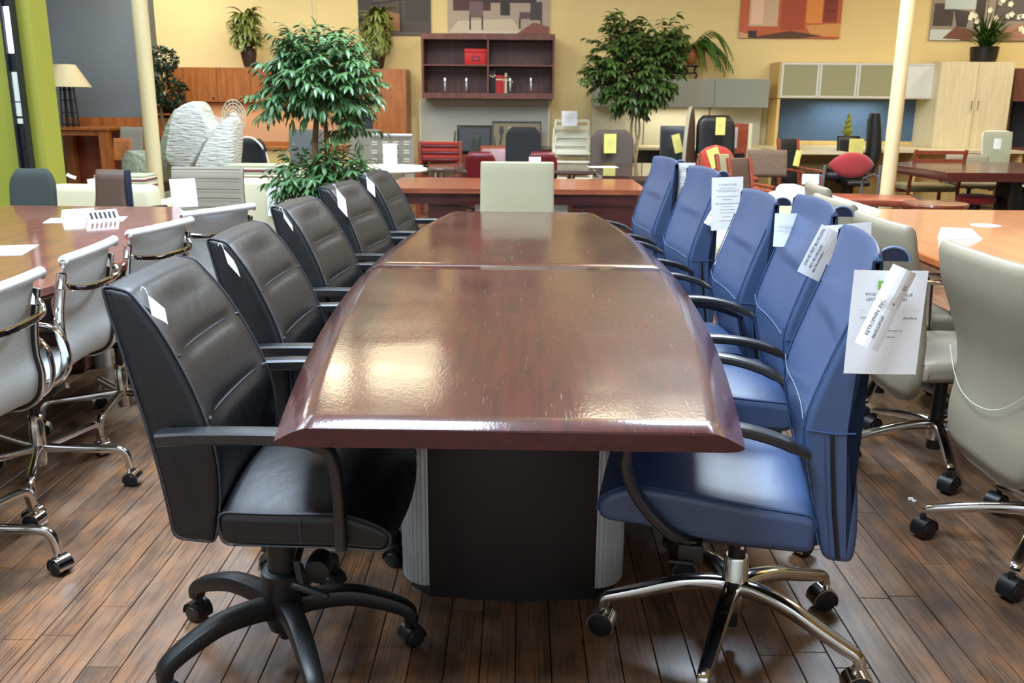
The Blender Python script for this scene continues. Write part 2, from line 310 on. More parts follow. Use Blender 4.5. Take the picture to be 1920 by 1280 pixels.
def build_each(mb, name, m, parent, smooth=35):      # one object for every loose piece of the mesh
    par = list(range(len(mb.v)))
    def find(i):
        while par[i] != i: par[i] = par[par[i]]; i = par[i]
        return i
    for f in mb.f:
        for k in f[1:]: par[find(f[0])] = find(k)
    groups = {}
    for i, f in enumerate(mb.f): groups.setdefault(find(f[0]), []).append(f)
    out = []
    for fs in groups.values():
        ids = sorted({k for f in fs for k in f}); mp = {k:i for i,k in enumerate(ids)}; q = MB()
        q.add([mb.v[k] for k in ids], [tuple(mp[k] for k in f) for f in fs]); out.append(q.build(name, m, parent, smooth))
    return out
def obj(name, me, parent=None, loc=None, rz=0):
    o = bpy.data.objects.new(name, me); C.objects.link(o)
    if parent is not None: o.parent = parent
    if loc is not None: o.location = loc
    if rz: o.rotation_euler = (0,0,rz)
    return o
def tag(o, label=None, cat=None, group=None, kind=None):
    if label: o['label'] = label
    if cat: o['category'] = cat
    if group: o['group'] = group
    if kind: o['kind'] = kind
    return o
def thing(name, label, cat, loc=(0,0,0), rz=0, group=None):
    o = bpy.data.objects.new(name, None); C.objects.link(o); o.location = loc; o.rotation_euler = (0,0,rz); o.empty_display_size = .1
    return tag(o, label, cat, group)
KIDS = {}
def kids(o): return [c for c in bpy.data.objects if c.parent == o]
def copy_tree(o, parent=None, ch=None):
    if ch is None:
        ch = {}
        for x in bpy.data.objects:
            if x.parent: ch.setdefault(x.parent.name, []).append(x)
    c = o.copy(); C.objects.link(c)
    if parent is not None: c.parent = parent
    for k in ch.get(o.name, []): copy_tree(k, c, ch)
    return c
def place(proto, used, loc, rz, label, group=None):
    o = proto if not used else copy_tree(proto)
    o.location = loc; o.rotation_euler = (0,0,rz); o['label'] = label
    if group: o['group'] = group
    return o
def rotz(a): return Matrix.Rotation(a,4,'Z')
def rotx(a): return Matrix.Rotation(a,4,'X')
def roty(a): return Matrix.Rotation(a,4,'Y')

# ------------------------------------------------------------------ the room
def struct(name, mb, m, world=True): return tag(mb.build(name, m, smooth=0), kind='structure')
fl = struct('floor', MB().b6(-12,10,-4,15,-.2,-.010), M['sub'])
XW = .0886; LN = [.62,.78,.94,1.12,1.3,1.6]; pm = []
for L_ in LN:
    m_ = MB(); hx = XW/2-.0012; hy = L_/2-.0009; e = .0012
    m_.loft([[(-hx,-hy,-.012),(hx,-hy,-.012),(hx,hy,-.012),(-hx,hy,-.012)],[(-hx,-hy,-e),(hx,-hy,-e),(hx,hy,-e),(-hx,hy,-e)],[(-hx+e,-hy+e,0),(hx-e,-hy+e,0),(hx-e,hy-e,0),(-hx+e,hy-e,0)]])
    pm.append(m_.mesh('floorboard', M['floor'], 0))
pl = []
for i in range(int(-11.8/XW), int(9.6/XW)):
    x = (i+.5)*XW; y = -3.9-rnd.random()
    while y < 13.4:
        k = rnd.randrange(6); pl.append((x, y+LN[k]/2, k, y)); y += LN[k]
def pscore(p):
    x, y, k, y0 = p
    if y+LN[k]/2 < 1.45: return 99+abs(y)
    return math.hypot(x*1.15, max(y,1.2))
pl.sort(key=pscore)
rest = MB(); tint = []
for n_, (x,y,k,y0) in enumerate(pl):
    if n_ < 300: o = obj('floorboard', pm[k], fl, (x,y,0))
    else:
        hx = XW/2-.0011; hy = LN[k]/2-.001; rest.b6(x-hx,x+hx,y-hy,y+hy,-.011,-.0003); tint += [rnd.random()]*6
ro = rest.build('floorboard_field', M['floor'], fl, smooth=0); ro['kind'] = 'stuff'
at_ = ro.data.attributes.new('tint','FLOAT','FACE'); at_.data.foreach_set('value', tint)

YB = 13.5; XL = -5.2
struct('wall_back', MB().b6(XL,10,YB,YB+.2,0,4.4), M['yellow'])
struct('wall_back_left', MB().b6(-12,XL+.02,13.3,13.5,0,4.4), M['blue_wall'])
struct('wall_left', MB().b6(-12.2,-12,-4,15,0,4.4), M['white_wall'])
struct('wall_right', MB().b6(10,10.2,-4,15,0,4.4), M['yellow'])
ce = MB()
xs = sorted({-12,10}|{q[0]+s*(q[2]/2+.07) for q in SKYL for s in (-1,1)}); ys = sorted({-4,15}|{q[1]+s*(q[3]/2+.07) for q in SKYL for s in (-1,1)})
def insky(x,y): return any(abs(x-a)<c/2+.07 and abs(y-b)<d/2+.07 for a,b,c,d in SKYL)
for i in range(len(xs)-1):
    for j in range(len(ys)-1):
        if not insky((xs[i]+xs[i+1])/2,(ys[j]+ys[j+1])/2): ce.b6(xs[i],xs[i+1],ys[j],ys[j+1],4.4,4.5)
struct('ceiling', ce, M['ceil'])
n_ = 0
for a,b,c,d in SKYL:
    n_ += 1; f = MB(); c = c/2+.07; d = d/2+.07
    for s in (-1,1): f.b6(a+s*(c-.02)-.02,a+s*(c-.02)+.02,b-d,b+d,4.30,4.5); f.b6(a-c,a+c,b+s*(d-.02)-.02,b+s*(d-.02)+.02,4.30,4.5)
    struct('window_%d'%n_, f, M['skyd'])
fw = MB(); xx = [-12]
for x in WINX: xx += [x-1.2,x+1.2]
xx.append(10)
for i in range(0,len(xx),2): fw.b6(xx[i],xx[i+1],-4,-3.8,0,4.4)
for x in WINX: fw.b6(x-1.2,x+1.2,-4,-3.8,0,1.1); fw.b6(x-1.2,x+1.2,-4,-3.8,3.3,4.4)
struct('wall_front', fw, M['white_wall'])
for x in WINX:
    n_ += 1; f = MB()
    for s in (-1,0,1): f.b6(x+s*1.17-.03,x+s*1.17+.03,-3.84,-3.78,1.1,3.3)
    for z in (1.13,2.2,3.27): f.b6(x-1.2,x+1.2,-3.84,-3.78,z-.03,z+.03)
    struct('window_%d'%n_, f, M['white_wall'])
struct('baseboard_back', MB().b6(XL,10,YB-.015,YB,0,.1), M['yellow'])
struct('trim_1', MB().b6(-2.98+.0,-2.95,YB-.012,YB,0,4.4).b6(-2.93,-2.90,YB-.012,YB,0,4.4), M['post'])   # pipe run on the wall
for i,(x,y,fa,fb) in enumerate(FIX):
    t = thing('ceiling_light', 'hanging fluorescent ceiling light %s'%['above the cherry hutch, narrow one','above the cherry hutch, wide one','over the dark desk, left one','over the dark desk, right one','over the wrapped chair, added to light the back','over the dark meeting table, added to light the back','over the tall wardrobe, added to light the back','over the small round side table, added to light the back'][i],'ceiling light',(x,y,3.54))
    MB().b6(-fa/2-.04,fa/2+.04,-fb/2-.04,fb/2+.04,0,.09).build('housing', M['white_wall'], t, 0)
    MB().b6(-fa/2,fa/2,-fb/2,fb/2,-.012,0).build('diffuser', M['tube'], t, 0)
    for s in (-.25,.25): MB().tube([(0,s,.09),(0,s,.86)],.006,6).build('hanger', M['white_wall'], t)

# green partition with the dark slotted upright, cream posts
g0 = at(74,200,7.0).x
t = thing('partition_wall','lime green partition wall at the left edge of the showroom','partition',((g0-6.5)/2,7.15,0))
MB().b6(-6.5,g0-.16,7.0,7.3,0,2.75).build('panel', M['lime'], t, 0, world=True)
MB().b6(g0-.16,g0,7.02,7.28,0,2.75).build('edge_post', M['green_edge'], t, 0, world=True)  # return edge's shading painted in as a yellower lime
sx = at(40,200,6.98).x
t = thing('slotted_upright','dark steel slotted upright running up the lime green partition','upright',(sx,6.96,0))
u_ = MB(); u_.b6(-.045,-.028,-.035,.03,0,2.74); u_.b6(.028,.045,-.035,.03,0,2.74); u_.b6(-.03,.03,.0,.012,0,2.74)
u_.build('channel', M['dkmetal'], t, 0)
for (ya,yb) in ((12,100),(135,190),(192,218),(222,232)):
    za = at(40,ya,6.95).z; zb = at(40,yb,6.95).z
    MB().b6(-.026,.026,-.012,-.001,zb,za).build('slot_plate', M['slotlit'] if ya==12 else M['slot'], t, 0)  # topmost plate glows in place of daylight behind the slot
for (ya,yb) in ((60+180,275),(290,345)):
    za = at(40,ya,6.95).z; zb = at(40,yb,6.95).z
    MB().b6(-.012,.012,-.012,-.001,zb,za).build('slot_plate', M['blkpl'], t, 0)
for (px,py,Y,r,lb) in ((279,200,8.5,.068,'cream painted round post behind the taupe ribbed chair'),(1672,280,8.3,.062,'cream painted round post in front of the dark meeting table')):
    p = at(px,py,Y); t = thing('support_post', lb, 'post', (p.x,Y,0))
    MB().lathe([(r,0),(r,2),(r*.98,4.4)],n=28).build('shaft', M['post'], t); MB().lathe([(r*1.5,0),(r*1.5,.03),(r*1.05,.05)],n=28).build('foot_plate', M['post'], t)
# ------------------------------------------------------------------ the conference table
TT = thing('conference_table','long boat-shaped glossy mahogany conference table with scratched top','table',(-.0176,1.6477,0),-.0085)
LT = 3.6257
def hw(y):
    t = abs(y/LT*2-1); return .4563+(.5958-.4563)*(1-t**2.0)
def top_ring(y, flat=False):
    w = hw(y); zt = .745; P = [(-w+.035,.705),(-w+.012,.7065),(-w+.002,.711),(-w,.716)]
    for k in range(1,8):
        a = k/7; P.append((-w+.078*a**1.0, .716+.029*math.sin(a*PI/2)))
    Q = P+[(-x,z) for x,z in reversed(P)]
    return [Vector((x,y,z)) for x,z in Q]
for a,b,nm in ((0,LT/2-.0006,'near'),(LT/2+.0006,LT,'far')):
    mb = MB(); ys = [a,a+.0015]+[lerp(a+.0015,b-.0015,k/22) for k in range(1,22)]+[b-.0015,b]
    rr = []
    for i,y in enumerate(ys):
        q = top_ring(y)
        if i in (0,len(ys)-1):
            q = [Vector((p.x*.9985,p.y,min(p.z,.7435) if p.z>.7435 else p.z)) for p in q]
        rr.append(q)
    mb.loft(rr)
    o = mb.build('table_top', [M['top'],M['bev']], TT, 50)
    for p in o.data.polygons:
        if abs(p.normal.y) > .9: p.material_index = 1
MB().b6(-hw(LT/2)+.09,hw(LT/2)-.09,LT/2-.0005,LT/2+.0005,.72,.7446).build('seam_strip', M['stitch'], TT, 0)
def pedestal(y0, y1, px):
    hx = .233      # wood faces bulging outward front and back, wood sides
    r = MB().b6(-hx-.05,hx+.05,y0+.10,y1-.10,.035,.704).build('pedestal', M['dkwood'], TT, 0); r.location = (px,0,0)
    for s,yy in ((-1,y0),(1,y1)):
        mb = MB(); poly = [(lerp(-hx,hx,k/12), yy+s*(.03*(1-(2*k/12-1)**2))) for k in range(13)]
        poly += [(hx,yy-s*.02),(-hx,yy-s*.02)]
        if s<0: poly.reverse()
        mb.prism(poly,.035,.704); mb.build('end_panel', M['dkwood'], r, 30)
    MB().prism([(-hx-.06,y0+.06),(-hx,y0),(0,y0-.02),(hx,y0),(hx+.06,y0+.06),(hx+.06,y1-.06),(hx,y1),(0,y1+.02),(-hx,y1),(-hx-.06,y1-.06)],0,.034).build('plinth', M['blkpl'], r, 0)
    for sx in (-1,1):
        for sy,yy in ((1,y0),(-1,y1)):
            mb = MB(); out = []; n = 10
            for k in range(n+1):
                a = k/n*PI/2; X = sx*(hx+.083*math.sin(a)); Y = yy+sy*(.10*(1-math.cos(a)))
                nx, ny = sx*math.sin(a), -sy*math.cos(a)
                for d,e in ((-.5,0),(-.34,.0045),(.34,.0045),(.5,0)):
                    aa = min(max((k+d*.95)/n*PI/2,0),PI/2)
                    out.append((sx*(hx+.083*math.sin(aa))+nx*e, yy+sy*(.10*(1-math.cos(aa)))+ny*e))
            out.append((sx*hx, yy+sy*.10))
            mb.prism(out,.036,.703); mb.build('fluted_corner', M['alu'], r, 0)
pedestal(.655,1.30,.0); pedestal(2.33,2.97,.0)

# ------------------------------------------------------------------ five-star bases and casters
def caster(root, loc, rz, rw, hood, wheel, hub):
    c = obj('caster', hood, root, loc, rz)
    for s in (-1,1):
        obj('wheel', wheel, c, (s*.014,0,rw))
    return c
def wheel_mesh(rw, m, mh):
    mb = MB(); Mx = roty(PI/2)
    mb.lathe([(rw*.80,-.0095),(rw*.97,-.0085),(rw,-.006),(rw,.006),(rw*.97,.0085),(rw*.80,.0095)], n=20, M4=Mx)
    mb.lathe([(rw*.78,.0090),(rw*.70,.0118),(rw*.2,.013)], n=20, M4=Mx, mi=1); mb.lathe([(rw*.2,-.013),(rw*.70,-.0118),(rw*.78,-.0090)], n=20, M4=Mx, mi=1)
    return mb.mesh('wheel',[m,mh])
def hood_mesh(rw, m):
    mb = MB(); P = []
    for k in range(9):
        a = lerp(-.15*PI, 1.05*PI, k/8); P.append((0,(rw+.004)*math.cos(a), rw+(rw+.004)*math.sin(a)))
    mb.sweep(P,[(-.0245,-.0015),(.0245,-.0015),(.0245,.0015),(-.0245,.0015)],side=(1,0,0))
    mb.lathe([(.009,0),(.009,.05)],c=(0,.010,rw+.002),n=10); mb.b6(-.0035,.0035,-rw*.6,rw*.6,rw*.6,rw*1.9)
    return mb.mesh('caster', m)
def star(root, cx, cy, Rr, legpath, legsec, m, hubprof, colprof, colm, rw, mw, mhub, mhood, ang0=0, n=5):
    """legpath: [(radius,z)...] ; legsec: t -> (half width, half height)"""
    MB().lathe(hubprof,c=(cx,cy,0),n=24).build('base_hub', m, root)
    MB().lathe(colprof,c=(cx,cy,0),n=18).build('gas_lift', colm, root)
    mb = MB(); P = catmull([(0,r,z) for r,z in legpath],5)
    mb.sweep(P, lambda t: sell(*legsec(t),n=12,e=.6), side=(1,0,0)); lm = mb.mesh('base_leg', m)
    wm = wheel_mesh(rw, mw, mhub); hm = hood_mesh(rw, mhood)
    for k in range(n):
        a = ang0+k*2*PI/n
        o = obj('base_leg', lm, root, (cx,cy,0), a)
        caster(root, (cx-math.sin(a)*Rr, cy+math.cos(a)*Rr, 0), a+rnd.uniform(-1.8,1.8), rw, hm, wm, mhub)

def spin_base(root, d):      # turn a chair's base under its seat
    for o in [o for o in bpy.data.objects if o.parent == root and o.name.split('.')[0] in ('base_leg','caster')]:
        x, y, z = o.location; o.location = (x*math.cos(d)-y*math.sin(d), x*math.sin(d)+y*math.cos(d), z); o.rotation_euler.z += d
# ------------------------------------------------------------------ black leather chair (faces +Y locally)
def black_chair():
    t = thing('conference_chair','', 'chair',group='black leather chairs along the left side of the conference table')
    prof = fillet([(-.264,.985,.02),(-.235,.84),(-.203,.69),(-.180,.555),(-.166,.432,.02),(-.078,.423,.012),(-.060,.50),(-.055,.62),(-.085,.75),(-.145,.889),(-.205,.972,.015)],.06,3,.02)
    W = .238
    def f(v, e):
        y, z, x = v.y, v.z, v.x
        mid = lerp(-.19,-.10,(.985-z)/.42) if z>.56 else -.115
        if y > mid and e < .5 and z < .962:      # front face: cushions between the two seams
            k = 0
            for sz in (.835,.70): k = max(k, math.exp(-((z-sz)/.012)**2))
            u = max(0,1-(abs(x)/(W-.035))**6); y += (.012*(1-k)-.008-.010*(1-(x/W)**2))*u
            y += .012*math.exp(-((abs(x)-W)/.03)**2)*0
        k = max(0,(z-.66)/.325)
        return (x*(1-.15*k), y-.020*k, z+(.006*(1-(x/W)**2) if z > .95 else 0))
    MB().slab(prof, W, .016, 18, f).build('backrest', M['blk'], t, 60)
    pp = MB()
    for s in (-1,1):
        pp.tube([f(Vector((s*(W-.006),p.x,p.y)),1) for p in prof], .0028, 5, closed=True)
    for sz in (.835,.70):
        yy = {.835:-.122,.70:-.070}[sz]
        q_ = max(0,(sz-.66)/.325); pts = [(x*(1-.15*q_), yy-.020*q_+.001-.008-.010*(1-(x/W)**2)+(0.010 if abs(x)>W*.9 else 0), sz) for x in [W*.93*k/8 for k in range(-8,9)]]
        pp.tube(pts,.0038,6)
    build_each(pp,'piping', M['blkpipe'], t)
    # seat
    sp = fillet([(-.060,.424,.025),(-.064,.500,.025),(.06,.496),(.20,.498),(.275,.492,.04),(.310,.455,.04),(.300,.412,.03),(.21,.420)],.04,4,.025)
    def g(v, e):
        x,y,z = v
        k = min(1,max(0,(z-.45)/.04)); z += k*(.030*(1-(x/.25)**2) - .012*math.exp(-((y-.115)/.008)**2)*(e<.5) - .02*max(0,(y-.2)/.1))
        y += .022*(1-(x/.25)**2)*min(1,max(0,(y-.08)/.2))
        return (x,y,z)
    MB().slab(sp, .250, .016, 14, g).build('seat', M['blk'], t, 60)
    pp = MB()
    for s in (-1,1): pp.tube([g(Vector((s*.244,p.x,p.y)),1) for p in sp],.0028,5,closed=True)
    pp.tube([(x,.115,.4885+.030*(1-(x/.25)**2)) for x in [.245*k/8 for k in range(-8,9)]],.0035,6)
    pp.tube([(-.251,.115,.43),(-.252,.115,.49)],.002,5); pp.tube([(.251,.115,.43),(.252,.115,.49)],.002,5)
    build_each(pp,'seat_piping', M['blkpipe'], t)
    for s in (-1,1):
        P = catmull([(s*.262,-.165,.676),(s*.268,-.09,.683),(s*.272,.05,.686),(s*.274,.13,.683),(s*.272,.178,.664),(s*.270,.198,.625),(s*.266,.204,.55),(s*.262,.205,.43)],5)
        MB().sweep(P, lambda q: sell(.023 if q<.6 else .019, .0155 if q<.55 else .012,10,.45), side=(1,0,0)).build('armrest', M['blkarm'], t)
    # mechanism and levers
    mb = MB(); mb.rbox((0,.01,.385),(.20,.24,.07),.02); mb.lathe([(.055,.33),(.075,.40)],n=16); mb.build('tilt_mechanism', M['blkpl'], t)
    mb = MB(); mb.tube([(.10,.09,.40),(.20,.09,.36),(.21,.10,.31)],.008,8); mb.rbox((.215,.12,.30),(.02,.09,.016),.007,M4=rotx(-.35)); mb.build('tilt_lever', M['blkpl'], t)
    mb = MB(); mb.lathe([(.028,-.03),(.030,0),(.028,.03)],c=(.16,.13,.33),n=14,M4=roty(PI/2)); mb.build('tension_knob', M['blkpl'], t)
    star(t,0,0,.315,[(.02,.135),(.08,.148),(.17,.150),(.255,.125),(.305,.098),(.314,.068)],lambda q:(lerp(.030,.019,q),lerp(.028,.017,q) ),M['blkpl'],
         [(.040,.075),(.048,.10),(.052,.15),(.052,.232),(.046,.236)],[(.017,.045),(.017,.08),(.036,.232),(.036,.30),(.030,.36)],M['blkpl'],.0255,M['blkpl'],M['blkarm'],M['blkpl'],ang0=R(8))
    return t
bc = black_chair()
BL = [(-.580,2.03,0,'nearest black leather chair on the left of the conference table'),
      (-.590,2.71,1,'second black leather chair from the front, left of the conference table'),
      (-.615,3.50,5,'middle one of the five black leather chairs left of the conference table'),
      (-.600,4.27,9,'second farthest black leather chair left of the conference table'),
      (-.555,5.02,6,'farthest black leather chair, by the far left corner of the conference table')]
BLK = []
for i,(x,y,a,lb) in enumerate(BL): BLK.append(place(bc,i,(x,y,0),R(-90-a),lb))
for o in BLK: o['group'] = 'black leather chairs along the left side of the conference table'

for o, d in zip(BLK[1:],(20,-15,33,5)): spin_base(o,R(d))
# ------------------------------------------------------------------ blue leather chair
def blue_chair():
    t = thing('executive_chair','', 'chair')
    prof = fillet([(-.222,1.060,.012),(-.234,.96),(-.220,.804),(-.204,.682),(-.228,.540),(-.236,.44),(-.232,.378,.02),(-.168,.380,.02),(-.142,.478),(-.108,.625),(-.100,.690),(-.114,.751),(-.150,.863),(-.186,.96),(-.208,1.070,.02)],.05,3,.02)
    W = .248
    def f(v, e):
        x,y,z = v
        k = max(0,(z-.70)/.35); wx = 1-.02*k*k
        c = (x/W)
        if z > .70: y += .020*k*(1-c*c)*-1 + .0
        if y > -.16 and e < .6: y += -.014*(1-c*c)*(1-.7*min(1,max(0,(z-.80)/.2)))
        if z > .90: z += .008*((z-.90)/.15)*(1-abs(c)**3)
        return (x, y, z)
    MB().slab(prof, W, .015, 14, f).build('backrest', M['blue'], t, 60)
    pp = MB()
    for s in (-1,1):
        pp.tube([Vector(f(Vector((s*(W-.008),p.x,p.y)),1))+Vector((0,.002,0)) for p in prof if p.x > -.205 and (.41 < p.y < .97) and (p.x > -.18 or p.y > .9)], .0025, 5)
    build_each(pp,'edge_piping', M['bluepipe'], t); pp = MB()      # then the wide V-shaped seam low on the front face
    V = []
    for k in range(-8,9):
        x = k/8*W*.97; z = .686+.035*abs(k/8)**12
        yb = -.105 - .014*(1-(x/W)**2)+.006; V.append((x,yb,z))
    pp.tube(V,.0011,5)
    pp.build('seam_piping', M['thread'], t)
    for s in (-1,1):
        mb = MB(); mb.tube([(s*(W+.001),-.160,.675),(s*(W+.002),-.168,.60),(s*(W+.002),-.180,.50),(s*(W+.001),-.198,.39)],.0052,6); mb.build('zipper', M['blkpl'], t)
        mb = MB(); mb.tube([(s*(W+.001),-.207,.683),(s*(W+.002),-.16,.680),(s*(W+.001),-.105,.684)],.0018,5); mb.tube([(s*(W+.001),-.145,.67),(s*(W+.002),-.152,.60),(s*(W+.002),-.165,.50),(s*(W+.001),-.182,.39)],.0012,5); build_each(mb,'side_stitching', M['bluepipe'], t)
    mb = MB(); mb.tube([(lerp(-W,W,k/10),-.206,.683) for k in range(11)],.0018,5); mb.build('back_seam', M['bluepipe'], t)
    # rounded pull tab behind the top edge
    tabp = [(-.264+.034*math.cos(PI*k/10), 1.036+.030*math.sin(PI*k/10)) for k in range(11)]
    MB().prism(tabp,-.006,.006,M4=Matrix(((0,0,1,-.13),(1,0,0,0),(0,1,0,0),(0,0,0,1)))).build('pull_tab', M['navy'], t)
    MB().tube([(-.13-.006,y_,z_) for y_,z_ in tabp],.0030,6).build('pull_tab_piping', M['thread'], t)
    sp = fillet([(-.150,.392,.028),(-.148,.482,.028),(.02,.494),(.15,.512),(.27,.520,.05),(.340,.478,.05),(.330,.424,.045),(.24,.424),(.08,.398)],.05,4,.025)
    def g(v, e):
        x,y,z = v
        z += .022*(1-(x/.25)**2)*min(1,max(0,(z-.43)/.05))
        return (x,y,z)
    MB().slab(sp,.250,.018,10,g).build('seat', M['blue'], t, 60)
    pp = MB()
    for s in (-1,1): pp.tube([g(Vector((s*.242,p.x,p.y)),1)[:1]+(p.x,p.y+.001) for p in sp if p.y>.44],.0025,5)
    build_each(pp,'seat_piping', M['bluepipe'], t)
    for s in (-1,1):
        P = catmull([(s*.262,-.112,.634),(s*.272,-.05,.664),(s*.278,.03,.684),(s*.280,.12,.690),(s*.280,.20,.682),(s*.280,.255,.650),(s*.280,.272,.60),(s*.278,.262,.545),(s*.272,.225,.482),(s*.262,.172,.425),(s*.24,.13,.400)],5)
        MB().sweep(P, lambda q: sell(lerp(.025,.021,q), .0125 if .04<q<.96 else .009,12,.6), side=(1,0,0)).build('armrest', M['blkarm'], t)
    mb = MB(); mb.rbox((0,-.01,.385),(.30,.34,.040),.012); mb.rbox((0,0,.355),(.14,.20,.045),.015)
    for s in (-1,1): mb.b6(s*.155-.003,s*.155+.003,-.14,.12,.352,.402); mb.lathe([(.007,-.006),(.007,.006)],c=(s*.16,-.02,.368),n=10,M4=roty(PI/2))
    mb.build('tilt_mechanism', M['blkpl'], t)
    mb = MB()
    for s in (-1,1):
        for yy,zz in ((-.02,.375),(-.05,.388),(.0,.350)): mb.lathe([(.0045,-.003),(.0045,.003)],c=(s*.160,yy,zz),n=10,M4=roty(PI/2))
    build_each(mb,'bolt', M['chrome'], t)
    mb = MB(); mb.tube([(-.10,.09,.37),(-.19,.10,.365)],.007,8); mb.rbox((-.205,.12,.345),(.016,.06,.05),.008); mb.rbox((-.205,.14,.325),(.03,.06,.012),.005); mb.build('tilt_lever', M['blkpl'], t)
    star(t,0,0,.335,[(.02,.165),(.07,.168),(.15,.158),(.24,.130),(.30,.112),(.328,.102),(.336,.078)],lambda q:(lerp(.024,.013,q),lerp(.021,.0125,q)),M['chrome'],
         [(.030,.10),(.036,.125),(.040,.165),(.034,.180),(.030,.245),(.027,.250)],[(.014,.05),(.014,.1),(.022,.25),(.022,.30),(.030,.31),(.030,.345)],M['blkpl'],.0315,M['blkpl'],M['blk'],M['chrome'],ang0=R(5))
    return t
buc = blue_chair()
BU = [(.560,2.10,-11,'nearest blue leather chair, at the right front of the conference table'),
      (.700,2.86,-4,'second blue leather chair from the front, right of the conference table'),
      (.690,3.47,0,'middle one of the five blue leather chairs right of the conference table'),
      (.630,4.24,5,'second farthest blue leather chair right of the conference table'),
      (.575,5.03,6,'farthest blue leather chair, by the far right corner of the conference table')]
BLU = []
for i,(x,y,a,lb) in enumerate(BU): BLU.append(place(buc,i,(x,y,0),R(90+a),lb))
BLU[2].scale.z = .965
for o, d in zip(BLU[1:],(-20,12,30,-8)): spin_base(o,R(d))
for o in BLU: o['group'] = 'blue leather chairs along the right side of the conference table'

# ------------------------------------------------------------------ white mesh aluminium chair
def mesh_chair():
    t = thing('mesh_chair','', 'chair')
    sl = catmull([(0,-.245,.846),(0,-.232,.78),(0,-.218,.70),(0,-.214,.62),(0,-.222,.55),(0,-.205,.485),(0,-.150,.452),(0,-.05,.452),(0,.08,.462),(0,.18,.462),(0,.225,.452)],5)
    def sec(tq):
        w = .196; n = 10; a = [(lerp(-w,w,k/n), -.012*(1-(2*k/n-1)**2)) for k in range(n+1)]
        return a+[(x,y-.006) for x,y in reversed(a)]
    MB().sweep(sl, sec, side=(1,0,0)).build('sling', M['mesh'], t, 60)
    mb = MB(); P=[(lerp(-.222,.222,k/12), -.255-.010*(1-(2*k/12-1)**2), .862) for k in range(13)]; mb.tube(P,.0165,12); mb.build('top_roll', M['roll'], t)
    mb = MB(); 
    for s in (-1,1): mb.lathe([(.0125,0),(.0125,.004),(.008,.006)],c=(s*.222,-.255,.852),n=14,M4=roty(s*PI/2))
    build_each(mb,'roll_cap', M['chrome'], t)
    for s in (-1,1):
        P = [p+Vector((s*.208,0,-.004)) for p in sl[2:]]
        MB().sweep(P, sell(.009,.016,10,.5), side=(1,0,0)).build('side_rail', M['chrome'], t)
        P2 = [p+Vector((s*.199,0,-.002)) for p in sl[2:]]
        MB().sweep(P2, sell(.004,.010,8,.5), side=(1,0,0)).build('rail_trim', M['dkmetal'], t)
    P = catmull([(-.208,-.232,.785),(-.19,-.262,.768),(-.12,-.292,.758),(0,-.300,.755),(.12,-.292,.758),(.19,-.262,.768),(.208,-.232,.785)],5)
    mb = MB(); mb.sweep(P, sell(.011,.009,10,.8), side=(0,0,1))
    for s in (-1,1): mb.lathe([(.004,0),(.018,.012),(.010,.05)],c=(s*.206,-.228,.76),n=10,M4=rotx(.2))
    mb.build('back_brace', M['chrome2'], t)
    for s in (-1,1):
        P = catmull([(s*.222,-.18,.455),(s*.232,-.235,.50),(s*.240,-.246,.57),(s*.245,-.225,.635),(s*.247,-.17,.662),(s*.247,-.05,.655),(s*.245,.04,.640),(s*.238,.09,.59),(s*.228,.10,.52),(s*.216,.08,.462)],5)
        MB().sweep(P, sell(.0125,.0055,10,.6), side=(1,0,0)).build('arm_loop', M['chrome2'], t)
    mb = MB(); 
    for yy in (-.06,.10): mb.sweep(catmull([(-.205,yy,.437),(-.1,yy,.405),(0,yy,.40),(.1,yy,.405),(.205,yy,.437)],4), sell(.014,.007,8,.6), side=(0,1,0))
    build_each(mb,'seat_spreader', M['chrome'], t)
    mb = MB(); mb.rbox((0,.01,.375),(.10,.22,.045),.012); mb.build('tilt_mechanism', M['blkpl'], t)
    mb = MB(); mb.tube([(.05,-.02,.365),(.13,-.05,.345)],.006,8); mb.rbox((.15,-.055,.335),(.05,.006,.020),.003,M4=roty(.5)); mb.build('tilt_lever', M['chrome'], t)
    star(t,0,0,.315,[(.015,.150),(.06,.147),(.15,.143),(.25,.140),(.285,.135),(.305,.112),(.314,.068)],lambda q:(lerp(.0145,.0125,q),lerp(.0155,.0125,q)),M['chrome'],
         [(.019,.085),(.023,.10),(.026,.15),(.026,.24),(.022,.252),(.024,.27),(.020,.275)],[(.015,.27),(.015,.33),(.018,.36)],M['blkpl'],.0255,M['blkpl'],M['blk'],M['chrome2'],ang0=R(36))
    return t
mc = mesh_chair()
for i,(x,y,a,lb) in enumerate([(-1.66,2.40,92,'white mesh chair nearest the camera at the left cherry table, cut by the photo edge'),
     (-1.712,3.03,94,'white mesh chair second from the front at the left cherry table'),
     (-1.690,3.68,79,'white mesh chair third from the front at the left cherry table'),
     (-1.620,4.33,62.6,'farthest white mesh chair at the left cherry table, beside the taupe ribbed chair')]):
    o = place(mc,i,(x,y,0),R(a),lb,'white mesh chairs at the left table')
o = copy_tree(mc); o.location = (-1.660,2.44-.62,0); o.rotation_euler = (0,0,R(98)); o['label'] = 'white mesh chair at the bottom left corner, only its polished base legs in view'; o['group'] = 'white mesh chairs at the left table'

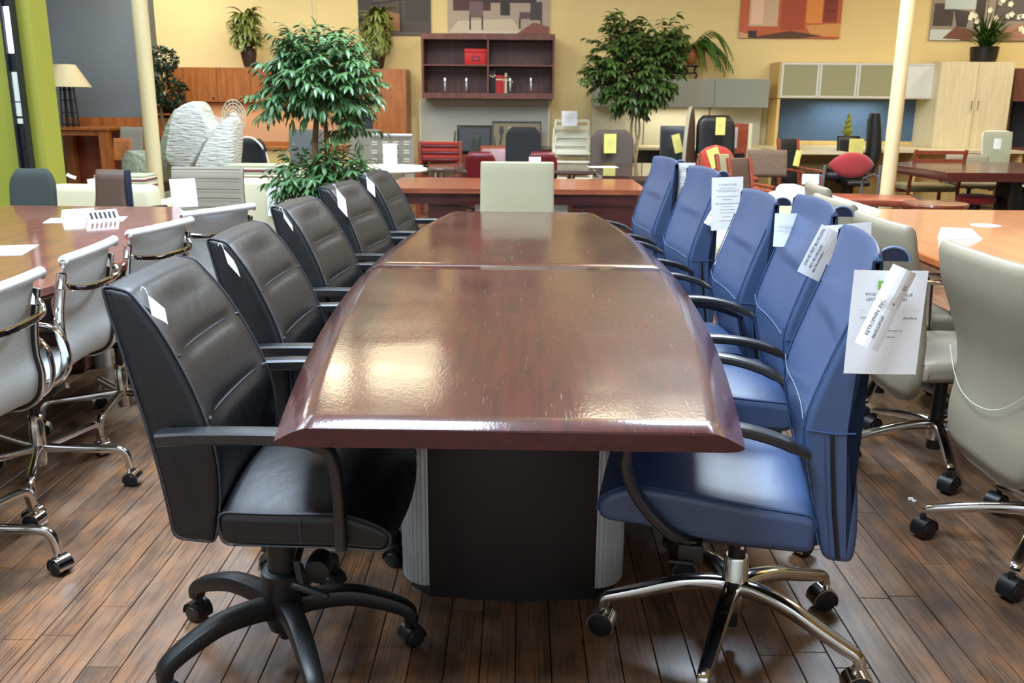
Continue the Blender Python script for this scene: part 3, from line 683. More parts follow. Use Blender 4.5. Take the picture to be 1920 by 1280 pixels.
# ------------------------------------------------------------------ greige leather chair with polished base
def loft_back(mb, st, n=20, e=.5, curve=.02):
    """st: list of (z, y, half width, half thickness)"""
    rings = []
    for z,y,w,th in st:
        q = sell(w,th,n,e); rings.append([Vector((a, y+b+curve*(a/.26)**2, z)) for a,b in q])
    return mb.loft(rings)
def greige_chair():
    t = thing('swivel_chair','', 'chair')
    pts = catmull([(.955,-.325,.235),(.94,-.322,.252),(.85,-.305,.258),(.74,-.265,.240),(.64,-.234,.226),(.53,-.222,.230),(.44,-.228,.240),(.37,-.226,.236),(.315,-.22,.20),(.29,-.215,.13)],4)
    st = []
    for p in pts:
        z = p.x; th = .030 if z < .93 else .030*max(.35,1-((z-.93)/.025)**2*.6)
        if z < .34: th = .030*max(.3,(z-.28)/.06)
        st.append((z,p.y,p.z,th))
    MB_ = MB(); loft_back(MB_, st, 24, .35, .028); MB_.build('backrest', M['gleather'], t, 60)
    mb = MB(); L = []
    for k in range(-10,11):
        x = k/10*.242; L.append((x, -.268+.028*(x/.26)**2, .50+.12*abs(k/10)**2.4))
    mb.tube(L,.0012,5); mb.build('back_stitching', M['stitch'], t)
    sp = fillet([(-.19,.385,.02),(-.19,.455,.03),(.05,.470),(.20,.470,.03),(.262,.440,.03),(.25,.395,.03)],.03,3,.03)
    MB().slab(sp,.245,.022,8,lambda v,e:(v.x,v.y,v.z+(.012*(1-(v.x/.25)**2) if v.z>.43 else 0))).build('seat', M['gleather'], t, 60)
    for s in (-1,1):
        mb = MB(); mb.sweep([(s*.275,-.13,.655),(s*.277,-.05,.660),(s*.277,.08,.660),(s*.275,.13,.655)], sell(.022,.009,10,.6), side=(1,0,0)); mb.build('arm_pad', M['chrome'], t)
        mb = MB(); mb.sweep(catmull([(s*.275,.03,.652),(s*.276,.035,.56),(s*.262,.04,.45),(s*.18,.03,.388)],4), sell(.018,.007,8,.6), side=(0,1,0)); mb.build('arm_bracket', M['chrome'], t)
    mb = MB(); mb.rbox((0,-.01,.36),(.16,.26,.05),.015); mb.build('tilt_mechanism', M['blkpl'], t)
    star(t,0,0,.33,[(.02,.150),(.08,.150),(.18,.135),(.28,.112),(.322,.102),(.334,.094)],lambda q:(lerp(.020,.015,q),lerp(.020,.010,q)),M['chrome'],
         [(.030,.09),(.036,.12),(.038,.165),(.030,.172)],[(.026,.05),(.026,.10),(.026,.17),(.024,.30),(.030,.34)],M['blkpl'],.032,M['blkpl'],M['blk'],M['blkpl'],ang0=R(13))
    return t
gc = greige_chair()
for i,(x,y,a,lb) in enumerate([(1.625,2.58,-90,'nearest greige leather chair at the right orange-cherry table'),
     (1.640,3.38,-90,'greige leather chair behind the big paper tag, second from the front'),
     (1.700,4.10,-90,'third greige leather chair along the right table, behind the tagged blue chair'),
     (1.86,4.80,-97,'farthest greige leather chair along the right table, turned beside the cream sofa')]):
    o = place(gc,i,(x,y,0),R(a),lb,'greige leather chairs at the right table')
    if i: spin_base(o,R((0,27,10,50)[i]))

# let the caster wheels trail at natural angles, discs mostly turned to the room
for o in bpy.data.objects:
    if o.name.split('.')[0] == 'caster' and o.parent and o.parent.parent is None and any(k.parent == o for k in ()) is False and o.data and o.data.name.startswith('caster'):
        o.rotation_euler.z = PI/2-o.parent.rotation_euler.z+rnd.uniform(-.75,.75)+(PI if rnd.random()<.5 else 0)
# ------------------------------------------------------------------ paper, print and tags
def textmesh(lines, mats=None):
    """lines: (string, size, x, y, angle, material) in the sheet's own plane (x right, y up)"""
    out = []
    for s_, size, x, y, a, m in lines:
        cu = bpy.data.curves.new('t','FONT'); cu.body = s_; cu.size = size; cu.align_x = 'CENTER'; cu.align_y = 'CENTER'; cu.resolution_u = 2
        o = bpy.data.objects.new('t', cu); C.objects.link(o)
        me = bpy.data.meshes.new_from_object(o); bpy.data.objects.remove(o, do_unlink=True)
        me.transform(Matrix.Translation((x,y,0)) @ Matrix.Rotation(a,4,'Z')); me.materials.clear(); me.materials.append(m); out.append(me)
    return out
def frame(c00, c10, c01):
    """matrix of a plane with origin c00 (lower left), x to c10, y to c01"""
    X = (c10-c00).normalized(); Y = (c01-c00); Y = (Y-X*Y.dot(X)).normalized(); Z = X.cross(Y)
    return Matrix(((X.x,Y.x,Z.x,c00.x),(X.y,Y.y,Z.y,c00.y),(X.z,Y.z,Z.z,c00.z),(0,0,0,1)))
def sheet(label, mat4, w, h, m=None, lines=(), bars=(), group=None, curl=.004, name='price_tag', cat='tag', shape=None):
    o0 = Vector(mat4.translation); t = None; m = m or M['paper']
    mb = MB(); n = 6; rows = []
    for j in range(n+1):
        rows.append([(i/n*w, j/n*h, curl*math.sin(PI*i/n)*(1 if j>n/2 else .6)+curl*.8*(1-j/n)**2) for i in range(n+1)])
    vs = [p for r in rows for p in r]; N1 = (n+1)*(n+1)
    vs += [(x,y,z-.0006) for x,y,z in vs]; fs = []
    for j in range(n):
        for i in range(n):
            a = j*(n+1)+i; fs.append((a,a+1,a+n+2,a+n+1)); fs.append((a+N1,a+n+1+N1,a+n+2+N1,a+1+N1))
    bd = [i for i in range(n+1)]+[j*(n+1)+n for j in range(1,n+1)]+[n*(n+1)+i for i in range(n-1,-1,-1)]+[j*(n+1) for j in range(n-1,0,-1)]
    for k in range(len(bd)): a,b = bd[k],bd[(k+1)%len(bd)]; fs.append((a,a+N1,b+N1,b))
    mb.add(vs,fs)
    t = mb.build(name, m, None, 0); t.matrix_world = mat4; tag(t,label,cat,group)
    dz = curl*1.9+.0012
    def zs(x,y): return curl*math.sin(PI*min(max(x/w,0),1))*(1 if y>h/2 else .6)+curl*.8*(1-y/h)**2+.0006
    if lines:
        for me, L in zip(textmesh(lines), lines):
            for v in me.vertices: v.co.z = zs(v.co.x,v.co.y)
            me.name = 'print'; o = bpy.data.objects.new('lettering', me); C.objects.link(o); o.parent = t
    if bars:
        b = MB()
        for x0,x1,y0,y1 in bars:
            b.add([(x0,y0,zs(x0,y0)),(x1,y0,zs(x1,y0)),(x1,y1,zs(x1,y1)),(x0,y1,zs(x0,y1))],[(0,1,2,3)])
        o = b.build('small_print', M['link'], t, 0); o['kind'] = 'stuff'
    return t
def fine(w,h,rows,seed=0):
    r = random.Random(seed); out = []
    for fy, a in rows:
        x = w*(.5-a/2); xe = w*(.5+a/2)
        while x < xe:
            l = r.uniform(.03,.09)*w; out.append((x,min(x+l,xe),fy*h,fy*h+h*.010)); x += l+w*.015
    return out
def sheet_px(label, pts, Y, **k):   # pts: lower-left, lower-right, upper-left pixels on the plane at depth Y
    a,b,c = (at(px,py,(Y[i] if isinstance(Y,(list,tuple)) else Y)) for i,(px,py) in enumerate(pts)); m4 = frame(a,b,c)
    return sheet(label, m4, (b-a).length, (c-a).length, **k)
FINE = [(.66,.7),(.60,.3),(.52,.75),(.46,.4),(.40,.5),(.34,.45),(.26,.3),(.18,.5)]
# tag of the nearest blue chair: the half-letter sheet and the curled strip lying over it
t1 = sheet_px('large white paper tag with green logo hanging from the nearest blue chair', [(1581,699),(1716,701),(1590,506)], 1.80,
   lines=[('9TO5 SEATING        BLUE',.0085,.074,.166,0,M['ink']),('LEATHER        CHAIRS',.0085,.070,.156,0,M['ink']),('P',.016,.066,.186,0,M['ink']),('Condition:',.0068,.036,.118,0,M['ink']),('(Excellent)',.0068,.122,.118,0,M['ink']),('$ 375.00',.0055,.05,.142,0,M['link'])],
   bars=[(.016,.140,.133,.1334)]+fine(.154,.215,[(.42,.4),(.36,.25)],3), curl=.003)
g_ = MB().add([(.048,.177,.0068),(.064,.177,.0068),(.064,.195,.0068),(.048,.195,.0068)],[(0,1,2,3)]).build('logo_square', M['green'], t1, 0)
g_ = MB().add([(.0595+.006*math.cos(2*PI*k/14),.185+.006*math.sin(2*PI*k/14),.0072) for k in range(14)],[tuple(range(14))]).build('logo_disc', M['paper'], t1, 0)
m4 = frame(at(1600,640,1.77),at(1657,664,1.77),at(1664,498,1.775))
sheet('curled white strip label lettered in bold across the large paper tag', m4, .052, .170, curl=.010,
   lines=[('RETROPHIN, INC.',.0100,.013,.062,R(90),M['ink']),('063523POF',.0100,.027,.046,R(90),M['ink']),('8',.009,.034,.098,R(90),M['ink']),('02',.010,.042,.135,R(90),M['ink'])], name='strip_label', cat='label')
mb = MB(); mb.sweep([at(1660,492,1.84),at(1672,486,1.80),at(1690,492,1.775),at(1706,500,1.79)],[(-.012,-.0005),(.012,-.0005),(.012,.0005),(-.012,.0005)],side=(0,0,1)); 
# second blue chair
sheet_px('paper tag on the second blue chair from the front, partly behind its neighbour', [(1540,527),(1632,520),(1545,423)], 2.38, bars=fine(.17,.15,FINE[:5],5), lines=[('9TO5 SEATING',.010,.055,.110,0,M['ink']),('LEATHER',.010,.060,.097,0,M['ink'])], curl=.004)
sheet_px('slanted white strip label with smudged lettering on the second blue chair', [(1494,508),(1534,528),(1548,424)], [2.36,2.37,2.37], name='strip_label', cat='label',
   lines=[('DAVID REY BLUELION',.0105,.010,.075,R(90),M['ink']),('REY BLUELION',.010,.026,.055,R(90),M['ink']),('RETROPHIN',.0105,.040,.045,R(90),M['ink'])], curl=.004)
sheet_px('paper tag on the middle blue chair, mostly hidden by the chair in front', [(1449,462),(1500,462),(1449,400)], 3.02, bars=fine(.1,.1,FINE[:4],6))
sheet_px('square paper tag facing front on the second farthest blue chair', [(1333,432),(1391,430),(1335,333)], 3.97, bars=fine(.135,.22,FINE+[(.82,.5),(.78,.75),(.75,.55)],7), lines=[('F FURNITURE',.013,.068,.195,0,M['link'])])
sheet_px('small crumpled label under the paper tag of the second farthest blue chair', [(1319,417),(1333,425),(1333,368)], 3.985, name='strip_label', cat='label', curl=.012, lines=[('RE',.03,.018,.05,R(80),M['ink'])])
sheet_px('paper tag on the farthest blue chair', [(1262,389),(1300,389),(1263,305)], 4.85, bars=fine(.12,.24,FINE+[(.82,.5),(.78,.6)],8), lines=[('F FURN',.014,.055,.205,0,M['link'])])
# small blank tags on the black chairs
NT = ['nearest black chair','second black chair from the front','middle black chair','second farthest black chair','farthest black chair']
for i,(o,pp_,Ys) in enumerate(zip(BLK,[((277,552),(309,578),(320,633)),((419,466),(442,492),(451,520)),((531,397),(548,422),(550,434)),((630,352),(648,373),(652,408)),((687,330),(702,345),(704,370))],
     [(1.85,1.88,1.86),(2.48,2.51,2.49),(3.24,3.27,3.25),(4.02,4.05,4.03),(4.76,4.79,4.77)])):
    a,b,c = (at(*p,y) for p,y in zip(pp_,Ys)); d = a+(c-b)*1.0
    X = (b-a).normalized(); Yv = (c-b); h = Yv.length; w = (b-a).length
    q = MB(); nrm = X.cross(Yv).normalized()*.0006
    q.loft([[Vector(p)-a for p in (a,b,c,d)],[Vector(p)-a+nrm for p in (a,b,c,d)]])
    t = q.build('price_tag', M['paper'], None, 0); t.location = a; tag(t,'small white tag tucked at the top edge of the %s'%NT[i],'tag','blank tags on the black chairs')
    s_ = MB(); s_.tube([Vector((0,0,0)),Vector((-.004,0,.012)),Vector((-.012,.004,.016)),Vector((-.014,.0,.008))],.0012,5); s_.build('string', M['paper'], t)

# ------------------------------------------------------------------ generic furniture for the showroom behind
def boatshape(w0, w1, L, n=16, p=2):
    pts = [(w0+(w1-w0)*(1-abs(2*k/n-1)**p), L*(k/n-.5)) for k in range(n+1)]
    return pts+[(-x,y) for x,y in reversed(pts)]
def slab_top(name, poly, z0, z1, m, parent, bev=.006):
    mb = MB(); c = Vector((sum(p[0] for p in poly)/len(poly),sum(p[1] for p in poly)/len(poly)))
    def sc(p,d): v = Vector(p)-c; L = v.length; return c+v*((L-d)/L)
    mb.loft([[(*sc(p,bev*2),z0) for p in poly],[(*p,z0+bev) for p in poly],[(*p,z1-bev) for p in poly],[(*sc(p,bev),z1) for p in poly]])
    return mb.build(name, m, parent, 40)
def fchair(label, x, y, rz, ztop, w, zbot, mb_, kind='pad', seat=True, arms=None, base=None, th=.035, lean=.06, wb=None, seatm=None, curve=.02, zs=.46, e=.4, group=None, frame_m=None, cat='chair'):
    t = thing('office_chair', label, cat, (x,y,0), rz, group); wb = wb or w
    H_ = ztop-zbot; st = []
    for k in range(15):
        q = k/14; z = zbot+H_*q; ww = lerp(wb,w,min(1,q*1.6))
        edge = min(q,1-q)*H_
        if kind == 'oval': ww = w*math.sqrt(max(.004,1-(2*q-1)**2)); 
        elif kind == 'lens': ww = w*max(.05,(1-abs(2*q-1)**1.7))**.6
        elif kind == 'round': ww = ww*(1-.35*max(0,(q-.72)/.28)**2.2)*(1-.25*max(0,(.15-q)/.15)**2)
        th_ = th*min(1,.35+edge/.04)
        st.append((z,-.22-lean*q,ww,th_))
    b = MB(); loft_back(b, st, 22, e, curve); b.build('backrest', mb_, t, 60)
    if seat:
        s_ = MB(); s_.slab(fillet([(-.20,zs-.07,.02),(-.20,zs,.02),(.22,zs+.01,.03),(.26,zs-.03,.03),(.24,zs-.07,.02)],.02,2,.08),min(w,.26),.02,4); s_.build('seat', seatm or mb_, t, 60)
    if arms:
        for s in (-1,1):
            a = MB(); a.sweep(catmull([(s*(w+.03),-.16,.66),(s*(w+.045),.02,.67),(s*(w+.045),.12,.65),(s*(w+.03),.13,.55),(s*.22,.08,zs-.06)],3), sell(.018,.012,8,.6), side=(1,0,0)); a.build('armrest', arms, t)
    base = base or M['blkpl']
    c_ = MB(); c_.lathe([(.03,.08),(.034,.14),(.026,.17),(.022,zs-.10),(.08,zs-.07)],n=14); c_.build('gas_lift', base, t)
    l_ = MB(); l_.sweep([(0,.02,.12),(0,.15,.115),(0,.30,.08)], sell(.018,.014,8,.6), side=(1,0,0)); lm = l_.mesh('base_leg', base)
    wm = MB().lathe([(.027,-.02),(.030,-.012),(.030,.012),(.027,.02)],c=(0,.30,.030),n=14,M4=roty(PI/2)); wm = MB(); wm.lathe([(.027,-.02),(.030,-.012),(.030,.012),(.027,.02)],n=14,M4=roty(PI/2)); wm = wm.mesh('caster', M['blkpl'])
    for k in range(5):
        a = .3+k*2*PI/5; obj('base_leg', lm, t, (0,0,0), a); obj('caster', wm, t, (-math.sin(a)*.30, math.cos(a)*.30, .030), a)
    return t
def yposter(label, pts, Y, m, w=None, parent=None):
    return sheet_px(label, pts, Y, m=m, curl=.002)
def pbox(mb, x0,y0,x1,y1, Y, d, mi=0):       # a box whose front face at depth Y spans a pixel rectangle, d deep behind it
    A = at(x0,(y0+y1)/2,Y).x; B = at(x1,(y0+y1)/2,Y).x; Z1 = at((x0+x1)/2,y0,Y).z; Z0 = at((x0+x1)/2,y1,Y).z
    mb.b6(A,B,Y,Y+d,Z0,Z1,mi); return (A,B,Z0,Z1)
def ppart(name, x0,y0,x1,y1,Y,d,m,parent):
    mb = MB(); r = pbox(mb,x0,y0,x1,y1,Y,d); return mb.build(name,m,parent,0,world=True)
def wroot(name,label,cat,x0,x1,Y,d,z=0,group=None):
    A = at(x0,200,Y).x; B = at(x1,200,Y).x; return thing(name,label,cat,((A+B)/2,Y+d/2,z),0,group)

# left meeting table with papers, taupe and brown chairs round it
TL = thing('meeting_table','long boat-shaped reddish cherry table on the left with white cards on it','table',(-2.52,3.62,0))
slab_top('table_top', boatshape(.50,.97,3.56), .705,.742, M['cherry'], TL)
slab_top('edge_band', boatshape(.49,.96,3.54), .690,.705, M['dkcherry'], TL)
for yy in (-.95,.95):
    MB().rbox((0,yy,.345),(.62,.30,.69),.03).build('pedestal', M['dkcherry'], TL)
    for s in (-1,1): MB().lathe([(.045,0),(.045,.69)],c=(s*.33,yy,0),n=14).build('pedestal_post', M['alu'], TL)
TRt = thing('meeting_table','large boat-shaped orange cherry table on the right','table',(2.66,3.68,0))
slab_top('table_top', boatshape(.56,.93,3.88), .705,.742, M['cherry2'], TRt)
slab_top('edge_band', boatshape(.55,.92,3.86), .690,.705, M['cherry'], TRt)
for yy in (-1.0,1.0):
    MB().rbox((0,yy,.345),(.52,.30,.69),.03).build('pedestal', M['dkcherry'], TRt)
    for s in (-1,1): MB().sweep([(s*.42,yy,.0),(s*.34,yy,.35),(s*.28,yy,.69)], sell(.03,.018,8,.5), side=(0,1,0)).build('leg', M['alu'], TRt)
for z in (.60,.655): MB().tube([(-.55,-1.0,z),(-.55,1.0,z)],.011,8).build('stretcher', M['chrome'], TRt)
def flat_paper(label, cx, cy, w, h, a, z=.7425, name='paper_sheet', m=None):
    t = MB().b6(-w/2,w/2,-h/2,h/2,0,.0012).build(name, m or M['paper'], None, 0); t.location = (cx,cy,z); t.rotation_euler = (0,0,a); return tag(t,label,'paper')
p = atz(18,470,.742); flat_paper('blank white sheet on the left cherry table', p.x-.03,p.y,.216,.279,.25)
p = atz(162,412,.742); base_ = flat_paper('large white sheet under two folded name cards on the left cherry table', p.x,p.y,.38,.20,.28)
def tent(label, dx, dy, a, bars=False):
    t = MB(); 
    t.loft([[(-.08,-.04,0),(.08,-.04,0),(.08,0,.05),(-.08,0,.05)],[(-.08,-.0385,0),(.08,-.0385,0),(.08,0,.0485),(-.08,0,.0485)]])
    t.loft([[(-.08,.04,0),(.08,.04,0),(.08,0,.05),(-.08,0,.05)],[(-.08,.0385,0),(.08,.0385,0),(.08,0,.0485),(-.08,0,.0485)]])
    o = t.build('name_card', M['paper'], None, 0); o.location = (p.x+dx,p.y+dy,.7438); o.rotation_euler = (0,0,a); tag(o,label,'card')
    if bars:
        b = MB()
        for k in range(6):
            x = -.062+k*.023; b.add([(x,-.0345,.0085),(x+.013,-.0345,.0085),(x+.013,-.0085,.0410),(x,-.0085,.0410)],[(0,1,2,3)])
        q = b.build('printed_bars', M['ink'], o, 0); q['kind'] = 'stuff'
tent('plain folded white card standing on the left cherry table', -.06,.045,.75)
tent('folded white card with dark printed bars on the left cherry table', .08,-.0,.75,True)
p = atz(1848,423,.742); q = MB().lathe([(.075,0),(.075,.002)],n=24).build('paper_disc', M['paper'], None); q.location=(p.x,p.y,.7425); tag(q,'round white paper lying on the orange cherry table','paper')
p = atz(1800,446,.742); q = MB(); q.loft([[(-.09,-.04,0),(.09,-.04,0),(.05,.0,.045),(-.09,.01,.05)],[(-.09,.04,0),(.09,.04,0),(.05,.003,.045),(-.09,.013,.05)]]); q = q.build('folded_tag', M['paper'], None, 0); q.location=(p.x,p.y,.7425); tag(q,'crumpled white tag on the orange cherry table behind the nearest greige chair','tag')

# taupe ribbed chair
A = at(258,322,5.75); B = at(405,320,5.75); cx = (A.x+B.x)/2
t = fchair('taupe ribbed leather chair with white sheet hanging on its back, behind the left table', cx+.03, 5.98, R(180), A.z, .245, .42, M['taupel'], th=.022, lean=.05, wb=.27, arms=M['blkpl'])
for k,z in enumerate((.905,.845,.775,.715,.655,.60)):
    q = MB(); q.tube([(lerp(-.235,.235,j/10), -.168-.05*(z-.42)/.55+.02*((lerp(-.235,.235,j/10))/.26)**2, z) for j in range(11)],.003,5); q.build('rib_seam', M['brownl'], t)
sheet_px('white paper hanging on the taupe ribbed chair at the left table', [(324,389),(372,387),(314,336)], 5.70, bars=fine(.16,.17,[(.8,.4)],2))
A = at(0,325,5.2); B = at(30,390,5.2)
fchair('dark green rounded chair back at the left edge behind the cherry table', at(-8,325,5.6).x, 5.75, R(180), at(5,325,5.6).z, .15, .45, M['dkgreen'], kind='round', th=.03)
A = at(135,328,5.9)
t = fchair('brown leather chair back with navy edge near the lime partition', A.x, 6.12, R(172), A.z, .115, .40, M['brownl'], th=.035, wb=.15)
q = MB(); q.rbox((-.137,-.245,.66),(.030,.05,.46),.012); q.build('navy_edge', M['navy'], t)
sheet_px('white tag lying over the top of the brown leather chair', [(125,329),(142,336),(122,324)], 5.82, curl=.01)
sheet_px('white sheet lying on the cream chair back right of the brown leather chair', [(168,356),(206,350),(165,336)], 6.85, curl=.01)

# the little beige chair at the far end of the table and the desk behind
A = at(900,303,5.95); B = at(1040,303,5.95)
t = thing('office_chair','beige leather square-backed chair at the far end of the conference table','chair',((A.x+B.x)/2,5.75,0),0)
hw_ = (B.x-A.x)/2
MB().slab(fillet([(-.16,.50,.01),(-.19,.74),(-.225,.985,.012),(-.175,.985,.012),(-.14,.74),(-.11,.50,.01)],.03,3,.05),hw_,.012,8,lambda v,e:(v.x*(1-.02*max(0,(v.z-.6))),v.y,v.z)).build('backrest',M['beige'],t,60)
t.location = ((A.x+B.x)/2,5.75,0); t.rotation_euler = (0,0,R(180)); t.location.y = 5.80
MB().rbox((0,.06,.455),(hw_*2,.46,.09),.03).build('seat',M['beige'],t)
for s in (-1,1):
    MB().sweep([(s*(hw_+.012),-.12,.665),(s*(hw_+.014),.0,.67),(s*(hw_+.014),.12,.66),(s*(hw_+.01),.14,.60),(s*(hw_-.02),.10,.43)], sell(.022,.008,8,.6), side=(1,0,0)).build('armrest', M['chrome'], t)
MB().lathe([(.03,.08),(.034,.14),(.026,.17),(.024,.41)],n=14).build('gas_lift', M['chrome'], t)
for k in range(5): MB().sweep([(0,.02,.12),(0,.15,.115),(0,.30,.04)], sell(.018,.014,8,.6), side=(1,0,0)).build('base_leg', M['chrome'], t, rz=.3+k*2*PI/5)
dk = thing('executive_desk','wide reddish wood desk with pedestals behind the beige chair','desk',(0,7.25,0))
dk.location = (-.03,7.25,0)
MB().b6(-.97,.97,-.50,.50,.705,.74).build('desk_top', M['oldcherry'], dk, 0)
MB().b6(-.90,.90,-.44,.44,.62,.705).build('apron', M['dkcherry'], dk, 0)
MB().b6(-.66,-.42,-.40,.40,0,.62).build('left_pedestal', M['dkcherry'], dk, 0)
MB().b6(.42,.88,-.40,.40,0,.62).build('right_pedestal', M['dkcherry'], dk, 0)
MB().b6(-.875,-.83,-.40,-.34,0,.62).build('leg', M['dkcherry'], dk, 0)
MB().b6(-.31,-.18,-.36,-.34,.35,.62).build('chrome_panel', M['alu'], dk, 0); MB().b6(.26,.39,-.36,-.34,.35,.62).build('chrome_panel', M['alu'], dk, 0)
for k,(a,b) in enumerate(((-.40,-.02),(.02,.36),(.40,.86))): MB().b6(a,b,-.448,-.44,.635,.69).build('drawer_front', M['dkcherry'], dk, 0)
MB().lathe([(.012,0),(.012,.02)],c=(.50,-.40,.57),n=12,M4=rotx(PI/2)).build('lock', M['chrome'], dk)
p=at(1285,400,6.7)

# round tables further back
rt = thing('round_table','white round pedestal table beside the leafy ficus','table',(-1.30,9.0,0))
MB().lathe([(.40,.70),(.42,.715),(.42,.735),(.41,.742)],n=40).build('table_top', M['whitepl'], rt); MB().b6(-.16,.16,-.05,.05,.02,.70).build('pedestal', M['white_wall'], rt, 0); MB().lathe([(.24,0),(.24,.02)],n=24).build('foot', M['white_wall'], rt)
ot = thing('oval_table','dark oval-ended table with steel legs behind the reddish desk','table',(-.05,9.15,0))
pl_ = [(-.45+.48*math.cos(a),.48*math.sin(a)) for a in [PI/2+PI*k/12 for k in range(13)]]+[(.75,-.48),(.75,.48)]
slab_top('table_top', pl_, .705,.742, M['espresso'], ot)
for x in (-.75,.55):
    for y in (-.34,.34): MB().lathe([(.022,0),(.022,.705)],c=(x,y,0),n=12).build('leg', M['chrome'], ot)
sd = thing('executive_desk','dark glossy desk reflecting a yellow tag, left of the far blue chairs','desk',(1.22,9.0,0))
MB().b6(-.50,.55,-.92,.92,.70,.742).build('desk_top', M['espresso'], sd, 0); MB().b6(-.44,.48,-.85,.85,.0,.70).build('pedestal', M['dkcherry'], sd, 0)
p = atz(1130,313,.742); flat_paper('white sheet lying flat on the dark glossy desk', p.x,p.y,.28,.20,.1)
# dark meeting table on the right
dt = thing('meeting_table','dark wood table with clipped corner behind the right cream post','table',(4.75,9.6,0))
P_ = [atz(1690,311,.74),atz(1777,324,.74)]
pl_ = [(P_[0].x-4.75,P_[0].y-9.6+.4),(P_[1].x-4.75,P_[1].y-9.6),(1.6,P_[1].y-9.6),(1.6,1.0),(-.3,1.0)]
slab_top('table_top', pl_, .655,.742, M['dkcherry'], dt, .004)
for x,y in ((.15,-.35),(1.2,-.35)): MB().rbox((x,y,.33),(.12,.3,.65),.02).build('pedestal', M['blkpl'], dt)
ct = thing('side_table','small round reddish side table in front of the dark meeting table','table',(3.36,7.42,0))
MB().lathe([(.23,.555),(.245,.57),(.25,.585),(.245,.60)],n=36).build('table_top', M['cherry'], ct); MB().lathe([(.20,.50),(.20,.555)],n=30).build('apron', M['dkcherry'], ct)
for k in range(4): MB().sweep([(math.cos(k*PI/2+.4)*.18,math.sin(k*PI/2+.4)*.18,.52),(math.cos(k*PI/2+.4)*.21,math.sin(k*PI/2+.4)*.21,0)], sell(.02,.02,8,.5), side=(0,0,1) if 0 else None).build('leg', M['redwood'], ct)

# cream lounge seating
def lounge(label, x, y, rz, w, d, hb, m, stripes=None, ha=.62):
    t = thing('lounge_chair', label, 'sofa', (x,y,0), rz)
    MB().rbox((0,-d/2+.09,hb/2+.03),(w,.18,hb-.06),.05).build('back', m, t)
    for s in (-1,1): MB().rbox((s*(w/2-.075),.05,ha/2+.03),(.15,d-.10,ha-.06),.045).build('arm', m, t)
    MB().rbox((0,.05,.22),(w-.28,d-.14,.26),.03).build('seat_base', m, t)
    MB().rbox((0,.06,.41),(w-.30,d-.20,.15),.05).build('seat_cushion', m, t)
    for a in (-1,1):
        for b in (-1,1): MB().lathe([(.02,0),(.025,.08)],c=(a*(w/2-.1),b*(d/2-.1),0),n=10).build('foot', M['chrome'], t)
    return t
def striped(label, x, y, z, w, d, rz, tilt=0):
    t = MB(); ms = [M['stripe1'],M['stripe3'],M['stripe2'],M['stripe3'],M['stripe1']]; cols=[0,1,0,2,1,0,1,2,0,1]
    for k in range(10): 
        a = -w/2+w*k/10; t.rbox((a+w/20,0,0),(w/10*1.02,d,.13),.02,2,mi=cols[k])
    o = t.build('bolster_cushion', [M['stripe1'],M['stripe3'],M['stripe2']], None); o.location = (x,y,z); o.rotation_euler = (tilt,0,rz); return tag(o,label,'cushion')
a = at(470,338,7.12); lounge('cream leather lounge chair behind the middle black chairs, seen from behind', a.x-.10, 7.50, R(-4), .74,.75, a.z+.01, M['cream'], ha=.60)
a = at(190,348,6.78); lounge('cream leather lounge chair behind the brown leather chair', a.x, 7.17, R(-3), .80,.78, a.z, M['cream'], ha=.60)
def cyl_cushion(label, px, py, Y, w, hgt, d):
    c = at(px,py,Y); t = MB(); n=9; mi=[0,1,0,2,1,0,2,1,0]
    for k in range(n):
        z0 = -hgt/2+hgt*k/n; t.rbox((0,0,z0+hgt/n/2),(w,d,hgt/n*1.05),.008,2,mi=mi[k])
    o = t.build('back_cushion', [M['stripe1'],M['stripe3'],M['stripe2']], None); o.location = c; return tag(o,label,'cushion')
cyl_cushion('striped sage and plum back cushion on the cream chair by the ficus', 488,327,7.66,.50,.17,.28)
cyl_cushion('striped cushion on the cream chair behind the brown leather chair', 238,344,7.35,.40,.15,.28)
a = at(500,318,8.3); q = thing('lounge_chair','cream rounded arm showing above the striped cushion','sofa',(a.x+.05,8.6,0)); MB().rbox((0,0,a.z/2),(.50,.5,a.z),.06).build('back', M['cream'], q)
sheet_px('white hang tag on the cream lounge chair beside the ficus', [(503,405),(532,405),(503,347)], 7.08, bars=fine(.12,.22,FINE,9))
# long white sofa beside the right table
sf = thing('sofa','long white leather sofa between the blue chairs and the orange table','sofa',(1.70,6.25,0),R(90))
MB().rbox((0,-.36,.40),(1.75,.20,.74),.06).build('back', M['white'], sf); MB().rbox((0,.05,.20),(1.5,.70,.24),.03).build('seat_base', M['white'], sf)
for s in (-1,1): MB().rbox((s*.80,.02,.32),(.16,.82,.56),.06).build('arm', M['cream'], sf)
for s in (-1,1): MB().rbox((s*.36,.06,.40),(.70,.64,.16),.06).build('seat_cushion', M['cream'], sf)
for s in (-1,1): MB().rbox((s*.36,-.22,.56),(.68,.16,.34),.06).build('back_cushion', M['cream'], sf)
sheet_px('pointed white paper standing on the white sofa', [(1503,345),(1535,345),(1503,326)], 6.78, curl=.01)
# ------------------------------------------------------------------ cabinets along the back wall
YC = 12.95
